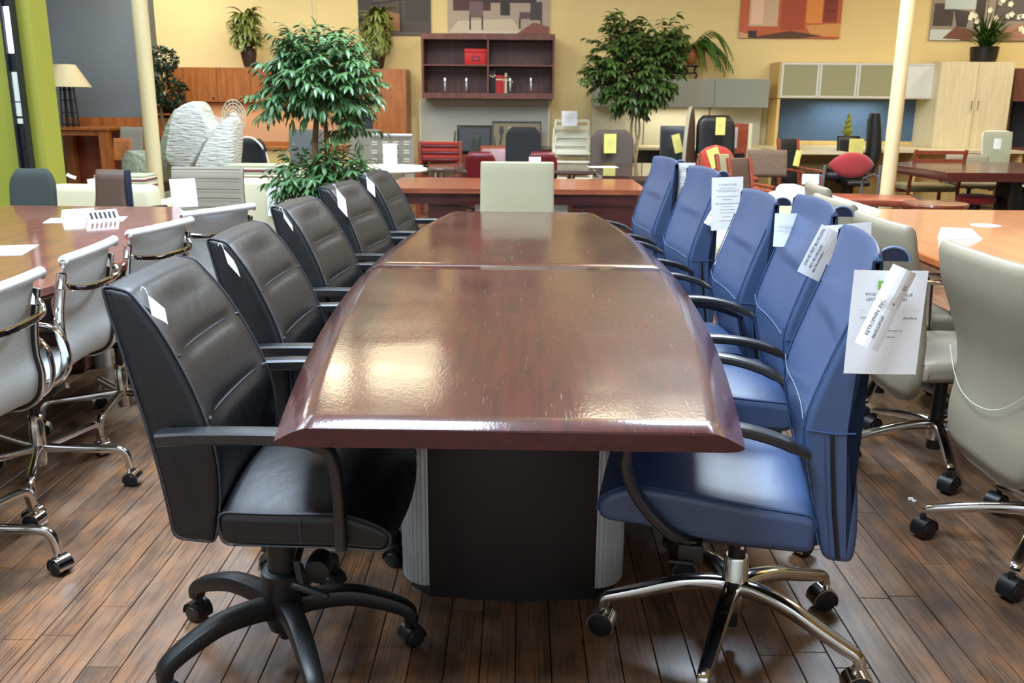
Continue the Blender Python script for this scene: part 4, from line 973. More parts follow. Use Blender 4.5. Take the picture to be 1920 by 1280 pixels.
# cherry wall unit on the left
A = at(312,192,YC); T = thing('wall_cabinet','orange cherry wall cupboard with flat doors on the left, pots standing on it','cabinet',(at(490,160,YC).x,13.2,at(490,192,YC).z))
B = at(672,126,YC); z1 = at(490,127,YC).z; z0 = at(490,192,YC).z
MB().b6(A.x,B.x,YC+.02,13.49,z0,z1).build('carcass', M['cherrycab'], T, 0, world=True)
ds = [A.x]+[at(v,160,YC).x for v in (345,407,470,515,560,616)]+[B.x]
for k in range(len(ds)-1):
    d = MB().b6(ds[k]+.003,ds[k+1]-.003,YC,YC+.02,z0+.004,z1-.004).build('door', M['cherrycab'], T, 0, world=True)
    MB().lathe([(.012,0),(.014,.02)],c=(ds[k+1]-.06-T.location.x,YC-13.2,.05),n=10,M4=rotx(PI/2)).build('knob', M['dkmetal'], d) if k in (1,2) else None
T = thing('tall_cabinet','tall orange cherry two-door cabinet right of the leafy ficus','cabinet',(at(718,200,YC).x,13.2,0))
C0 = at(672,200,YC).x; C1 = at(705,200,YC).x; C2 = at(762,200,YC).x; zt = at(718,129,YC).z
MB().b6(C0,C2,YC+.02,13.48,0,zt).build('carcass', M['cherrycab'], T, 0, world=True)
for a,b in ((C0,C1),(C1,C2)): MB().b6(a+.003,b-.003,YC,YC+.02,.06,zt-.005).build('door', M['cherrycab'], T, 0, world=True)
T = thing('tackboard','peach fabric tackboard lit below the cherry wall cupboard','panel',(at(500,230,13.4).x,13.42,.74))
MB().b6(A.x+.3,B.x,13.40,13.48,.74,z0-.01).build('board', mat('peach_tackboard',(216,170,128),.85), T, 0, world=True)
area('undercabinet_lamp_left',(at(480,200,13.2).x,13.2,z0-.03),2.2,.06,5,(1,.86,.66),(0,0,0))
T = thing('desk','cherry credenza desk with pale front under the cherry wall cupboard','desk',(at(500,230,13.4).x,13.0,0))
MB().b6(A.x+.4,B.x,12.6,13.4,.715,.745).build('desk_top', M['cherrycab'], T, 0, world=True)
MB().b6(A.x+.45,B.x-.05,12.64,13.35,.50,.715).build('drawer_front', M['maplegold'], T, 0, world=True)
MB().b6(A.x+.45,A.x+.49,12.64,13.35,0,.50).build('leg', M['cherrycab'], T, 0, world=True); MB().b6(B.x-.1,B.x-.05,12.64,13.35,0,.50).build('leg', M['cherrycab'], T, 0, world=True)
T = thing('organizer_rail','orange wooden shelf rail standing on the cherry credenza','shelf',(at(510,262,12.9).x,13.1,.745))
MB().b6(at(480,262,12.9).x,at(556,262,12.9).x,12.98,13.2,.745,.80).build('rail', M['cherrycab'], T, 0, world=True)
T = thing('bookcase','small open cherry bookcase behind the left cream post','bookcase',(at(300,240,12.9).x,13.2,0))
xa,xb = at(288,240,12.9).x, at(345,240,12.9).x
MB().b6(xa,xa+.03,12.9,13.25,0,1.3).build('side', M['cherrycab'], T, 0, world=True); MB().b6(xb-.03,xb,12.9,13.25,0,1.3).build('side', M['cherrycab'], T, 0, world=True)
for z in (.05,.45,.85,1.15,1.28): MB().b6(xa+.03,xb-.03,12.9,13.25,z,z+.025).build('shelf', M['cherrycab'], T, 0, world=True)
MB().b6(xa+.03,xb-.03,13.23,13.25,.05,1.28).build('back_panel', M['dkcherry'], T, 0, world=True)

# dark open hutch
x0,x1 = at(790,120,YC).x, at(1040,120,YC).x; zt = at(915,63,YC).z; zb = at(915,185,YC).z; xm = at(915,120,YC).x; zm = at(915,121,YC).z
T = thing('wall_shelf','dark walnut open wall hutch holding a red box and books','shelf',((x0+x1)/2,13.3,zb))
MB().b6(x0,x1,YC,13.49,zt-.075,zt).build('top_panel', M['walnut'], T, 0, world=True); MB().b6(x0,x1,YC,13.49,zb,zb+.075).build('bottom_panel', M['walnut'], T, 0, world=True)
MB().b6(x0,x0+.03,YC,13.49,zb+.075,zt-.075).build('side_panel', M['walnut'], T, 0, world=True); MB().b6(x1-.03,x1,YC,13.49,zb+.075,zt-.075).build('side_panel', M['walnut'], T, 0, world=True)
MB().b6(xm-.012,xm+.012,YC+.01,13.47,zb+.075,zt-.075).build('divider', M['walnut'], T, 0, world=True)
for a,b in ((x0+.03,xm-.012),(xm+.012,x1-.03)): MB().b6(a,b,YC+.01,13.47,zm-.02,zm).build('shelf', M['walnut'], T, 0, world=True)
MB().b6(x0+.03,x1-.03,13.46,13.48,zb+.075,zt-.075).build('back_panel', M['walnut'], T, 0, world=True)
for px in (834.5,874.5,956.5,995.5):
    g = MB().b6(at(px,150,YC).x-.28 if px in (834.5,956.5) else at(px,150,YC).x-.02, at(px,150,YC).x+.02 if px in (834.5,956.5) else at(px,150,YC).x+.28, YC-.012,YC-.008,zb+.08,zm-.025)
    A_ = at(px,172,YC-.02); B_ = at(px,146,YC-.02)
    h = MB().rbox((0,0,0),(.028,.016,B_.z-A_.z),.005); h = h.build('door_handle', M['chrome'], T); h.location = Vector((A_.x,YC-.018,(A_.z+B_.z)/2))-T.location
T2 = thing('storage_box','bright red cardboard box on the dark wall hutch','box',(at(892,121,13.05).x,13.18,zm))
wb_ = (at(914,100,13.05).x-at(871,100,13.05).x)
MB().rbox((0,0,.085),(wb_-.01,.26,.17),.004).build('box_body', M['redbox'], T2); MB().rbox((0,0,.185),(wb_,.27,.05),.004).build('lid', M['redbox'], T2)
MB().b6(-.055,.055,-.134,-.130,.05,.11).build('label_frame', M['dkmetal'], T2, 0); MB().b6(-.04,.04,-.136,-.134,.062,.098).build('label_card', M['redbox'], T2, 0)
zs_ = zb+.075; x = xm+.02
bk = [('black',.028,.30,(24,24,28)),('black',.024,.29,(30,28,30)),('black',.026,.31,(22,24,28)),('red',.030,.24,(170,34,36)),('red',.028,.24,(176,40,40)),('red',.030,.24,(168,30,34)),('red',.028,.23,(180,44,44)),('cream',.030,.27,(206,190,160)),('dark green',.026,.23,(38,48,40)),('dark',.028,.22,(44,40,44)),('dark',.026,.20,(40,44,52))]
ordn = ['first','second','third','fourth']
cnt = {}
for nm,w_,h_,c_ in bk:
    k = cnt.get(nm,0); cnt[nm] = k+1; tot = sum(1 for b in bk if b[0]==nm)
    t = thing('book', ('%s %s book from the left on the dark wall hutch'%(ordn[k],nm)) if tot>1 else 'single %s book on the dark wall hutch'%nm,'book',(x+w_/2,13.12,zs_),0,'books on the dark wall hutch')
    MB().b6(-w_/2,w_/2,-.08,.10,0,h_).build('cover', mat('book_cover_%s_%d'%(nm.replace(' ','_'),k),c_,.6), t, 0)
    MB().b6(-w_/2+.003,w_/2-.003,-.0815,-.08,h_*.72,h_*.80).build('spine_band', M['stripe3'] if nm!='cream' else M['dkmetal'], t, 0)
    x += w_+.002
T = thing('tackboard','greige tackboard panel with pale edge below the dark wall hutch','panel',((x0+x1)/2,13.44,.75))
MB().b6(at(788,230,13.4).x,at(1030,230,13.4).x,13.41,13.49,.75,zb-.01).build('board', M['wboard'], T, 0, world=True)
for px in (788,1029): MB().b6(at(px,230,13.4).x-.012,at(px,230,13.4).x+.012,13.40,13.41,.75,zb-.01).build('edge_trim', M['whitepl'], T, 0, world=True)
T = thing('credenza','reddish wood credenza below the greige tackboard','desk',((x0+x1)/2,13.0,0))
MB().b6(x0,x1,12.6,13.4,.715,.745).build('desk_top', M['dkcherry'], T, 0, world=True); MB().b6(x0+.55,x0+1.0,12.62,13.38,0,.715).build('drawer_pedestal', M['redwood'], T, 0, world=True); MB().b6(x1-.03,x1,12.62,13.38,0,.715).build('end_panel', M['dkcherry'], T, 0, world=True); MB().b6(x0,x0+.03,12.62,13.38,0,.715).build('end_panel', M['dkcherry'], T, 0, world=True)
# framed picture leaning
a,b,c = at(922,271,12.9),at(1015,272,12.9),at(923,227,13.0)
T = thing('picture_frame','dark framed picture leaning on the credenza behind the black chairs','picture',(a.x,12.95,.745))
a.z = b.z = .747; m4 = frame(a,b,c); w_ = (b-a).length; h_ = (c-a).length
T.matrix_world = m4
for s in ((0,w_,0,.02),(0,w_,h_-.02,h_)): MB().b6(s[0],s[1],s[2],s[3],-.01,.012).build('frame_rail', M['blkpl'], T, 0)
for s in ((0,.02),(w_-.02,w_)): MB().b6(s[0],s[1],.02,h_-.02,-.01,.012).build('frame_rail', M['blkpl'], T, 0)
MB().b6(.02,w_-.02,.02,h_-.02,-.008,0).build('print_sheet', mat('picture_olive_ground',(112,108,84),.6), T, 0)
q = MB(); q.add([(.10,.04,.002),(.13,.04,.002),(.15,.18,.002),(.17,.24,.002),(.15,.30,.002),(.11,.30,.002),(.10,.22,.002),(.12,.16,.002)],[tuple(range(8))]); q.build('figure_print', mat('picture_dark_ink',(52,40,32),.6), T, 0)
q = MB(); q.add([(.22,.27,.002),(w_-.06,.25,.002),(w_-.06,.28,.002),(.22,.30,.002)],[(0,1,2,3)]); q.build('script_print', M['link'], T, 0)

# grey overhead and desk
mx_l = at(1464,150,YC).x
zt = at(1300,148,YC).z; zb = at(1300,200,YC).z
T = thing('wall_cabinet','grey laminate overhead cabinet with wide flip doors','cabinet',(at(1278,170,YC).x,13.2,zb))
gx = [at(v,170,YC).x for v in (1113,1226,1340,1443)]
MB().b6(gx[0],gx[3]-.02,YC+.02,13.3,zb,zt).build('carcass', M['gcab'], T, 0, world=True)
for k in range(3): MB().b6(gx[k]+.004,gx[k+1]-.004,YC,YC+.02,zb-.004,zt+.004).build('door', M['gcab'], T, 0, world=True)
T = thing('tackboard','greige fabric tackboard under the grey overhead cabinet','panel',(at(1270,230,13.3).x,13.38,.78))
for k,(p,q_) in enumerate(((1110,1207),(1209,1330),(1332,1428))): MB().b6(at(p,230,13.3).x,at(q_,230,13.3).x,13.36,13.42,.78,zb-.002).build('fabric_panel', M['gpanel'], T, 0, world=True)
area('undercabinet_lamp_grey',(at(1265,200,13.1).x,13.15,zb-.03),1.1,.06,6,(1,.93,.74),(0,0,0))
T = thing('desk','pale laminate desk along the greige tackboard','desk',(at(1290,270,12.9).x,12.9,0))
MB().b6(gx[0],mx_l-.32,12.45,13.35,.755,.785).build('desk_top', M['maple'], T, 0, world=True)
for x in (gx[0],gx[1]+.1,gx[3]): MB().b6(x,x+.04,12.5,13.3,0,.755).build('end_panel', M['gcab'], T, 0, world=True)
MB().b6(gx[0]+.04,gx[3],13.25,13.28,.2,.755).build('modesty_panel', M['gcab'], T, 0, world=True)

# maple unit with frosted doors
zt = at(1600,118,YC).z; zb = at(1600,184,YC).z; mx = [at(v,150,YC).x for v in (1464,1536,1608,1682,1756)]
T = thing('wall_cabinet','pale maple overhead cabinet with four frosted glass doors','cabinet',((mx[0]+mx[4])/2,13.2,zb))
MB().b6(mx[0]-.02,mx[4]+.02,YC+.025,13.49,zb-.01,zt+.01).build('carcass', M['maplegold'], T, 0, world=True)
for k in range(4):
    a,b = mx[k]+.004,mx[k+1]-.004; f = .028
    d = MB(); d.loft([[(a,YC,zb),(b,YC,zb),(b,YC,zt),(a,YC,zt)],[(a+f,YC,zb+f),(b-f,YC,zb+f),(b-f,YC,zt-f),(a+f,YC,zt-f)],[(a+f,YC+.02,zb+f),(b-f,YC+.02,zb+f),(b-f,YC+.02,zt-f),(a+f,YC+.02,zt-f)],[(a,YC+.02,zb),(b,YC+.02,zb),(b,YC+.02,zt),(a,YC+.02,zt)]],cap=False)
    d = d.build('door', M['alframe'], T, 0, world=True)
    MB().b6(a+f,b-f,YC+.006,YC+.012,zb+f,zt-f).build('glass_pane', M['frost_reflection'] if k==3 else M['frost'], d, 0, world=True)  # last pane coloured paler for the bright window mirrored in it
    for px in ():pass
T = thing('desk_hutch','maple hutch side panels and blue tackboard below the frosted doors','panel',((mx[0]+mx[4])/2,13.3,.80))
MB().b6(mx[0]+.0,at(1735,230,13.4).x,13.42,13.48,.85,zb-.02).build('tackboard', M['bpanel'], T, 0, world=True)
MB().b6(mx[0]-.02,mx[0]+.02,12.97,13.42,.80,zb-.02).build('side_panel', M['maplegold'], T, 0, world=True); MB().b6(mx[4]-.02,mx[4]+.02,12.97,13.42,.80,zb-.02).build('side_panel', M['maplegold'], T, 0, world=True)
MB().b6(mx[0]-.02,mx[4]+.02,13.40,13.44,.80,.86).build('lower_rail', M['maplegold'], T, 0, world=True)
area('undercabinet_lamp_blue',(at(1600,190,13.2).x,13.2,zb-.04),.9,.06,6,(.95,.95,.9),(0,0,0))
T = thing('desk','pale maple corner desk in front of the blue tackboard','desk',((mx[0]+mx[4])/2,12.8,0))
MB().b6(mx[0]-.3,mx[4]+.9,12.1,12.74,.765,.80).b6(mx[0]-.3,at(1762,150,12.75).x-.02,12.74,13.38,.765,.80).build('desk_top', M['maple'], T, 0, world=True); MB().b6(mx[0]-.3,mx[0]+.5,11.5,12.1,.765,.80).build('return_top', M['maple'], T, 0, world=True)
for x in (mx[0]-.28,mx[0]+1.6,mx[4]+.85): MB().b6(x,x+.04,12.15,12.7,0,.765).build('end_panel', M['maplegold'], T, 0, world=True)
MB().b6(mx[0]+1.0,mx[4]+.80,12.60,12.63,.05,.765).build('front_panel', M['maplegold'], T, 0, world=True)
# tall maple wardrobe
wx = [at(v,150,12.75).x for v in (1762,1833,1900)]; zt = at(1830,116,12.75).z
T = thing('wardrobe','tall pale maple two-door cabinet with bar handles on the right','cabinet',((wx[0]+wx[2])/2,13.1,0))
MB().b6(wx[0],wx[2],12.77,13.45,0,zt).build('carcass', M['maple'], T, 0, world=True)
for k in range(2):
    d = MB().b6(wx[k]+.003,wx[k+1]-.003,12.75,12.77,.08,zt-.005).build('door', M['maple'], T, 0, world=True)
    x = wx[1]+(-.045 if k==0 else .045); za,zb_ = at(1830,206,12.75).z,at(1830,189,12.75).z
    MB().tube([(x,12.752,za),(x,12.73,za),(x,12.73,zb_),(x,12.752,zb_)],.006,6).build('handle', M['chrome'], d, world=True)
T = thing('wall_cabinet','dark overhead cabinet cut off by the right edge of the photo','cabinet',(at(1940,150,YC).x,13.2,at(1920,190,YC).z))
MB().b6(at(1903,150,YC).x,at(1903,150,YC).x+1.8,YC,13.45,at(1910,190,YC).z,at(1910,128,YC).z).build('carcass', M['walnut'], T, 0, world=True)
T = thing('tackboard','slate tackboard below the dark cabinet at the right edge','panel',(at(1940,220,13.4).x,13.42,.8))
MB().b6(at(1898,220,13.4).x,at(1898,220,13.4).x+1.8,13.38,13.45,.8,at(1910,190,YC).z).build('board', M['dpanel'], T, 0, world=True)
T = thing('desk','dark wood desk below the slate tackboard at the right edge','desk',(7.6,12.9,0)); MB().b6(6.75,8.4,12.5,13.4,.74,.80).build('desk_top', M['walnut'], T, 0, world=True); MB().b6(6.8,7.2,12.55,13.35,0,.74).build('pedestal', M['walnut'], T, 0, world=True)

# posters: flat prints on thin boards
def poster(label, x0,x1,yb, polys):
    Y = 13.47; A = at(x0,yb,Y); B = at(x1,yb,Y); W = B.x-A.x; Hh = W*.75; t = thing('wall_poster',label,'poster',(A.x,Y,A.z))
    MB().b6(0,W,0,.02,0,Hh).build('board', mat('poster_ground',polys[0],.5), t, 0)
    sc = W/(x1-x0); mats = []; mb = MB(); cm = {}
    for i,(c,pts) in enumerate(polys[1:]):
        if c not in cm: cm[c] = len(mats); mats.append(mat('poster_ink',c,.5))
        mb.add([((px-x0)*sc,-.0008-.0003*i,(yb-py)*sc) for px,py in pts],[tuple(range(len(pts)))],cm[c])
    o = mb.build('picture_print', mats, t, 0); return t
def rc(x0,y0,x1,y1): return [(x0,y1),(x1,y1),(x1,y0),(x0,y0)]
poster('dark office interior poster, leftmost on the yellow wall',673,808,65,[(70,58,52),((44,36,34),rc(673,-40,700,65)),((150,104,62),[(700,20),(752,28),(752,58),(712,56)]),((110,72,44),rc(712,-30,760,8)),((54,44,42),rc(760,-40,808,40)),((86,80,78),[(690,65),(750,58),(808,62),(808,65)]),((30,24,24),[(695,8),(760,0),(764,4),(699,13)]),((30,24,24),rc(709,12,713,58)),((30,24,24),rc(750,6,754,60))])
poster('conference room poster with armchairs above the dark wall hutch',840,1030,62,[(172,154,138),((76,30,28),rc(850,-60,920,22)),((200,186,164),[(840,62),(860,40),(960,36),(980,62)]),((110,88,90),rc(880,6,906,34)),((44,34,34),rc(880,30,883,56)),((44,34,34),rc(903,30,906,56)),((60,30,28),[(905,-10),(1005,-10),(1005,8),(905,8)]),((40,26,26),rc(938,8,956,30)),((90,66,64),rc(974,24,998,36)),((62,48,50),rc(994,6,1016,38)),((44,34,34),rc(973,34,976,54)),((44,34,34),rc(1013,34,1016,58)),((130,70,58),[(970,62),(1000,42),(1030,50),(1030,62)]),((214,200,180),rc(880,58,970,62))])
poster('warm cherry furniture poster above the grey overhead cabinet',1385,1574,71,[(188,92,52),((206,176,146),rc(1402,-70,1456,50)),((232,196,168),rc(1406,-70,1428,46)),((168,70,40),rc(1462,-70,1506,56)),((222,140,62),rc(1508,-50,1538,44)),((134,48,28),rc(1540,-20,1566,42)),((104,34,22),rc(1543,4,1563,8)),((104,34,22),rc(1543,20,1563,24)),((210,150,84),[(1508,48),(1574,44),(1574,68),(1520,66)]),((84,52,34),[(1400,71),(1480,58),(1540,66),(1500,71)]),((206,160,110),[(1385,71),(1385,60),(1410,66),(1405,71)]),((40,34,34),rc(1402,58,1418,70))])
poster('open plan office poster at the right edge of the wall',1742,1935,75,[(150,138,126),((72,62,58),rc(1745,10,1782,50)),((190,204,206),rc(1764,-60,1822,20)),((60,56,58),[(1782,20),(1815,24),(1808,52),(1790,50)]),((54,44,42),rc(1822,-60,1840,55)),((92,84,82),rc(1858,-60,1935,40)),((168,124,104),[(1850,60),(1935,40),(1935,75),(1850,75)]),((196,206,206),[(1742,75),(1742,56),(1790,56),(1800,75)]),((120,74,60),[(1766,72),(1790,50),(1830,60),(1820,75)])])

# ------------------------------------------------------------------ chairs in the background
def bch(label, x0,x1,yt,yb, Y, face, m, **k):
    A = at(x0,(yt+yb)/2,Y); B = at(x1,(yt+yb)/2,Y); zt = at((x0+x1)/2,yt,Y).z; zb = max(.44,at((x0+x1)/2,yb,Y).z-.06) if 'zb' not in k else k.pop('zb')
    w = abs(B.x-A.x)/2; rz = R(face); dy = -.25*math.cos(rz); dx = .25*math.sin(rz)
    return fchair(label, (A.x+B.x)/2-dx, Y-dy if True else Y, rz, zt, w, zb, m, **k)
bch('grey mesh chair partly behind the left cream post',226,268,238,285,11.2,180,M['taupe'],th=.015)
bch('orange varnished wooden chair back by the left cream post',212,246,259,290,10.6,180,M['cherrycab'],th=.012)
bch('black bowl-backed chair with pale rim behind the cream lounge chairs',430,503,260,330,10.2,180,M['black'],kind='round',th=.05,curve=.12)
A = at(466,262,9.55); q = MB(); c_ = at(466,300,10.12)
P = [Vector((c_.x+.228*math.cos(a), 10.12, .60+.37*math.sin(a))) for a in [PI*k/16 for k in range(17)]]
o_ = [o for o in bpy.data.objects if o.get('label','').startswith('black bowl')][0]
q.tube([p-Vector((o_.location.x,o_.location.y,0)) for p in P],.012,8); q = q.build('rim', M['whitepl'], None); q.parent = o_; q.matrix_parent_inverse = Matrix.Rotation(-o_.rotation_euler.z,4,'Z')
bch('grey mesh chair left of the ficus trunk',541,604,243,300,10.4,180,M['gmesh'],th=.012,lean=.1,wb=.16)
bch('black high chair back peeking right of the ficus',664,698,212,240,11.6,180,M['charcoal'],zb=.6)
T = bch('perforated taupe chair behind, half hidden by the ficus',655,712,242,318,10.6,180,M['taupe'],th=.012,arms=None)
T = bch('perforated taupe chair with a white price sheet',693,776,254,350,9.9,180,M['taupe'],th=.012)
q = MB(); A=at(697,253,9.86); B=at(772,253,9.86); q.tube([(A.x,9.87,A.z),(B.x,9.87,A.z)],.014,8); q = q.build('top_bar', M['alu'], T, world=False); q.matrix_parent_inverse = T.matrix_basis.inverted()
for r_ in range(3):
    for k in range(4):
        if k in (1,2) and r_<2: pass
        cxp = 702+k*20; cyp = 266+r_*16; A = at(cxp,cyp,9.83)
        q = MB().b6(-.03,.03,-.002,.002,-.004,.004).build('slot', M['stripe3'], T, 0); q.matrix_parent_inverse = T.matrix_basis.inverted(); q.location = A
        q = MB().b6(-.03,.03,-.002,.002,-.004,.004).build('slot', M['stripe3'], T, 0); q.matrix_parent_inverse = T.matrix_basis.inverted(); q.location = A+Vector((0,0,-.025))
sheet_px('white price sheet on the perforated taupe chair', [(719,307),(745,307),(719,269)], 9.80, bars=fine(.15,.22,FINE,12))
# red striped settee style chair
A = at(820,285,10.9); T = thing('side_chair','red striped fabric chair with blond wooden arms','chair',(A.x,11.1,0),R(180))
zt = at(820,268,10.9).z; hw_ = (at(863,285,10.9).x-at(778,285,10.9).x)/2
cols = [M['burg'],M['redor'],M['burg'],M['red'],M['burg'],M['redor']]
mb = MB(); n=6
for k in range(n): z0=zt-.24+.24*k/n; mb.rbox((0,-.2,z0+.02),(hw_*2-.09,.05,.24/n*1.05),.01,2,mi=k%2)
mb.build('backrest',[M['burg'],M['redor']],T)
for s in (-1,1): MB().rbox((s*(hw_-.02),-.2,zt-.13),(.045,.06,.28),.012).build('back_post', M['redwood'], T)
MB().rbox((0,.05,.44),(hw_*2-.1,.5,.09),.03).build('seat', M['burg'], T)
for sx in (-1,1):
    for sy in (-.2,.27): MB().b6(sx*(hw_-.03)-.02,sx*(hw_-.03)+.02,sy-.02,sy+.02,0,.62).build('leg', M['redwood'], T, 0)
    MB().b6(sx*(hw_-.03)-.025,sx*(hw_-.03)+.025,-.2,.3,.62,.65).build('armrest', M['redwood'], T, 0)
T = bch('black leather executive chair with chrome side rails near the whiteboard panel',857,922,235,280,11.9,180,M['blackl'],th=.05)
T['label'] = 'black leather chair with chrome side rails in front of the greige tackboard'
for s in (-1,1):
    q = MB(); q.tube([(s*.26,-.25,.5),(s*.262,-.27,.8),(s*.25,-.28,1.0)],.012,6); q.build('side_rail', M['chrome'], T)
bch('small dark chair turned edge-on with a white tag',880,902,254,286,11.2,120,M['dkgreen'],kind='round',zb=.62)
bch('black fabric task chair in front of the framed picture',948,1014,238,300,10.9,180,M['black'],kind='round')
T = bch('wooden chair back showing left of the black task chair',897,952,273,300,11.4,180,M['redwood'],th=.02)
bch('glossy burgundy leather chair beside the beige chair',871,930,284,315,8.7,0,M['burg'],kind='round',zb=.5)
bch('second burgundy leather chair, right of the beige chair',988,1045,284,306,8.9,0,M['burg'],kind='round',zb=.5)
sheet_px('crumpled white paper on the right burgundy chair', [(992,303),(1014,303),(992,294)], 8.84, curl=.02)
bch('brown-grey task chair with a yellow tag behind the dark glossy desk',1107,1187,243,312,10.6,180,M['brownf'],kind='round',th=.045)
sheet_px('yellow tag on the brown-grey task chair', [(1132,287),(1155,287),(1136,251)], 10.45, m=M['ypaper'], bars=fine(.14,.22,FINE,20))
bch('black ribbed chair with a slanted yellow tag near the ficus trunk',1237,1292,236,305,11.0,175,M['blackl'],th=.02,curve=.06)
sheet_px('slanted yellow tag on the black ribbed chair', [(1266,288),(1281,284),(1258,254)], 10.80, m=M['ypaper'], bars=fine(.12,.2,FINE[:5],21))
T = bch('tall black executive chair with a yellow tag',1305,1377,216,290,10.6,185,M['blackl'],kind='round',th=.06)
sheet_px('yellow tag on the tall black executive chair', [(1341,253),(1359,253),(1344,220)], 10.40, m=M['ypaper'], bars=fine(.11,.2,FINE[:5],22))
bch('red-orange round-backed chair with a yellow tag',1306,1378,272,328,9.6,182,M['redor'],kind='oval',arms=M['blkpl'],zb=.58,e=.6)
sheet_px('slanted yellow tag on the red-orange round-backed chair', [(1335,317),(1356,309),(1327,281)], 9.40, m=M['ypaper'], bars=fine(.13,.2,FINE[:5],23))
# oval table top standing on its edge
A = at(1293,255,10.3); T = thing('table_top_on_edge','oval brown table top leaning on its edge between black chairs','table top',(A.x,10.3,0),R(72))
zc = at(1300,202,10.3).z/2
MB().prism([(.36*math.cos(2*PI*k/32),zc*math.sin(2*PI*k/32)) for k in range(32)],-.02,.02,M4=Matrix.Translation((0,0,zc)) @ rotx(PI/2)).build('panel', M['brownl'], T)
q = MB(); q.tube([Vector((.365*math.cos(2*PI*k/32),0,zc+zc*math.sin(2*PI*k/32))) for k in range(32)],.021,6,closed=True); q.build('edge_band', M['taupel'], T)
T = thing('drawer_unit','upended wooden box with pale edge and open hardware behind the red chair','box',(at(1385,260,10.9).x,11.1,0),R(8))
zt = at(1385,232,10.9).z; MB().b6(-.09,.10,-.15,.15,0,zt).build('carcass', M['redwood'], T, 0); MB().b6(.10,.14,-.17,.15,0,zt+.005).build('pale_edge', M['cream'], T, 0); MB().b6(-.07,-.03,-.16,-.15,zt-.28,zt-.04).build('drawer_runner', M['alu'], T, 0)
MB().b6(-.07,.07,-.158,-.15,.75,.80).build('hinge', M['dkmetal'], T, 0)
bch('speckled brown upholstered chair back behind the wooden chairs',1402,1475,281,318,10.0,180,M['specked'],th=.04,zb=.6)
def woodchair(label, x0,x1,yt, Y, face, mback, mframe, mseat, slats=None, hb=.36, armz=.64, lean=.10):
    A = at(x0,yt,Y); B = at(x1,yt,Y); hw_ = abs(B.x-A.x)/2; zt = A.z; T = thing('side_chair',label,'chair',((A.x+B.x)/2,Y,0),R(face))
    for s in (-1,1):
        MB().sweep([(s*(hw_-.02),-.26,0),(s*(hw_-.02),-.22,.44),(s*(hw_-.02),-.22-lean*.6,zt-.15),(s*(hw_-.02),-.22-lean,zt)], sell(.017,.02,8,.4), side=(1,0,0)).build('back_post', mframe, T)
        MB().sweep([(s*(hw_-.02),.24,0),(s*(hw_-.02),.23,armz)], sell(.017,.02,8,.4), side=(1,0,0)).build('front_leg', mframe, T)
        MB().sweep([(s*(hw_-.01),-.25,armz+.02),(s*(hw_-.01),0,armz+.012),(s*(hw_-.01),.27,armz)], sell(.026,.012,8,.5), side=(1,0,0)).build('armrest', mframe, T)
    MB().b6(-hw_+.03,hw_-.03,.20,.235,.35,.41).build('front_rail', mframe, T, 0)
    MB().rbox((0,.0,.43),(hw_*2-.06,.47,.08),.03).build('seat', mseat, T)
    if slats:
        for k in range(slats):
            z = zt-.02-k*hb/(slats); f = (z-.44)/(zt-.44); MB().b6(-hw_+.03,hw_-.03,-.235-lean*f,-.212-lean*f,z-.03,z+.01).build('slat', mframe, T, 0)
    else:
        MB().slab(fillet([(-.245-lean,zt,.01),(-.245,zt-hb,.01),(-.205,zt-hb,.01),(-.205-lean,zt,.01)],.02,2,.08),hw_-.04,.012,4).build('back_pad', mback, T)
    return T
woodchair('brown leather armchair in reddish wood frame, farther of two beside the blue chairs',1352,1392,289, 9.3,-100,M['brownl'],M['redwood'],M['brownl'])
woodchair('olive striped armchair in reddish wood frame behind the tagged blue chair',1380,1424,292, 8.4,-150,M['olive'],M['redwood'],M['olive'],hb=.40)
woodchair('brown leather armchair in reddish wood frame, nearer and larger of two',1402,1462,300, 7.6,-155,M['brownl'],M['redwood'],M['brownl'],hb=.44)
woodchair('black leather armchair in red wood frame beside the maple desk',1482,1530,262, 10.4,-165,M['blackl'],M['redwood'],M['blackl'],hb=.5)
sheet_px('cream paper on the black leather wooden armchair', [(1486,310),(1497,312),(1494,281)], 10.05, m=M['ypaper'])
woodchair('slatted wooden armchair with beige seat behind the dark meeting table',1694,1792,278, 10.9,0,None,M['redwood'],M['olive'],slats=3,hb=.28)
# brown leather bench-like chairs
T = thing('bench','low brown wooden bench with dark end caps beyond the white sofa','bench',(at(1620,370,7.9).x,8.0,0),R(-12))
MB().rbox((0,0,.56),(.95,.50,.06),.015).build('seat', M['redwood'], T)
for s in (-1,1): MB().rbox((s*.47,0,.555),(.04,.52,.09),.012).build('end_cap', M['dkmetal'], T)
for sx in (-1,1):
    for sy in (-1,1): MB().b6(sx*.42-.02,sx*.42+.02,sy*.2-.02,sy*.2+.02,0,.54).build('leg', M['redwood'], T, 0)
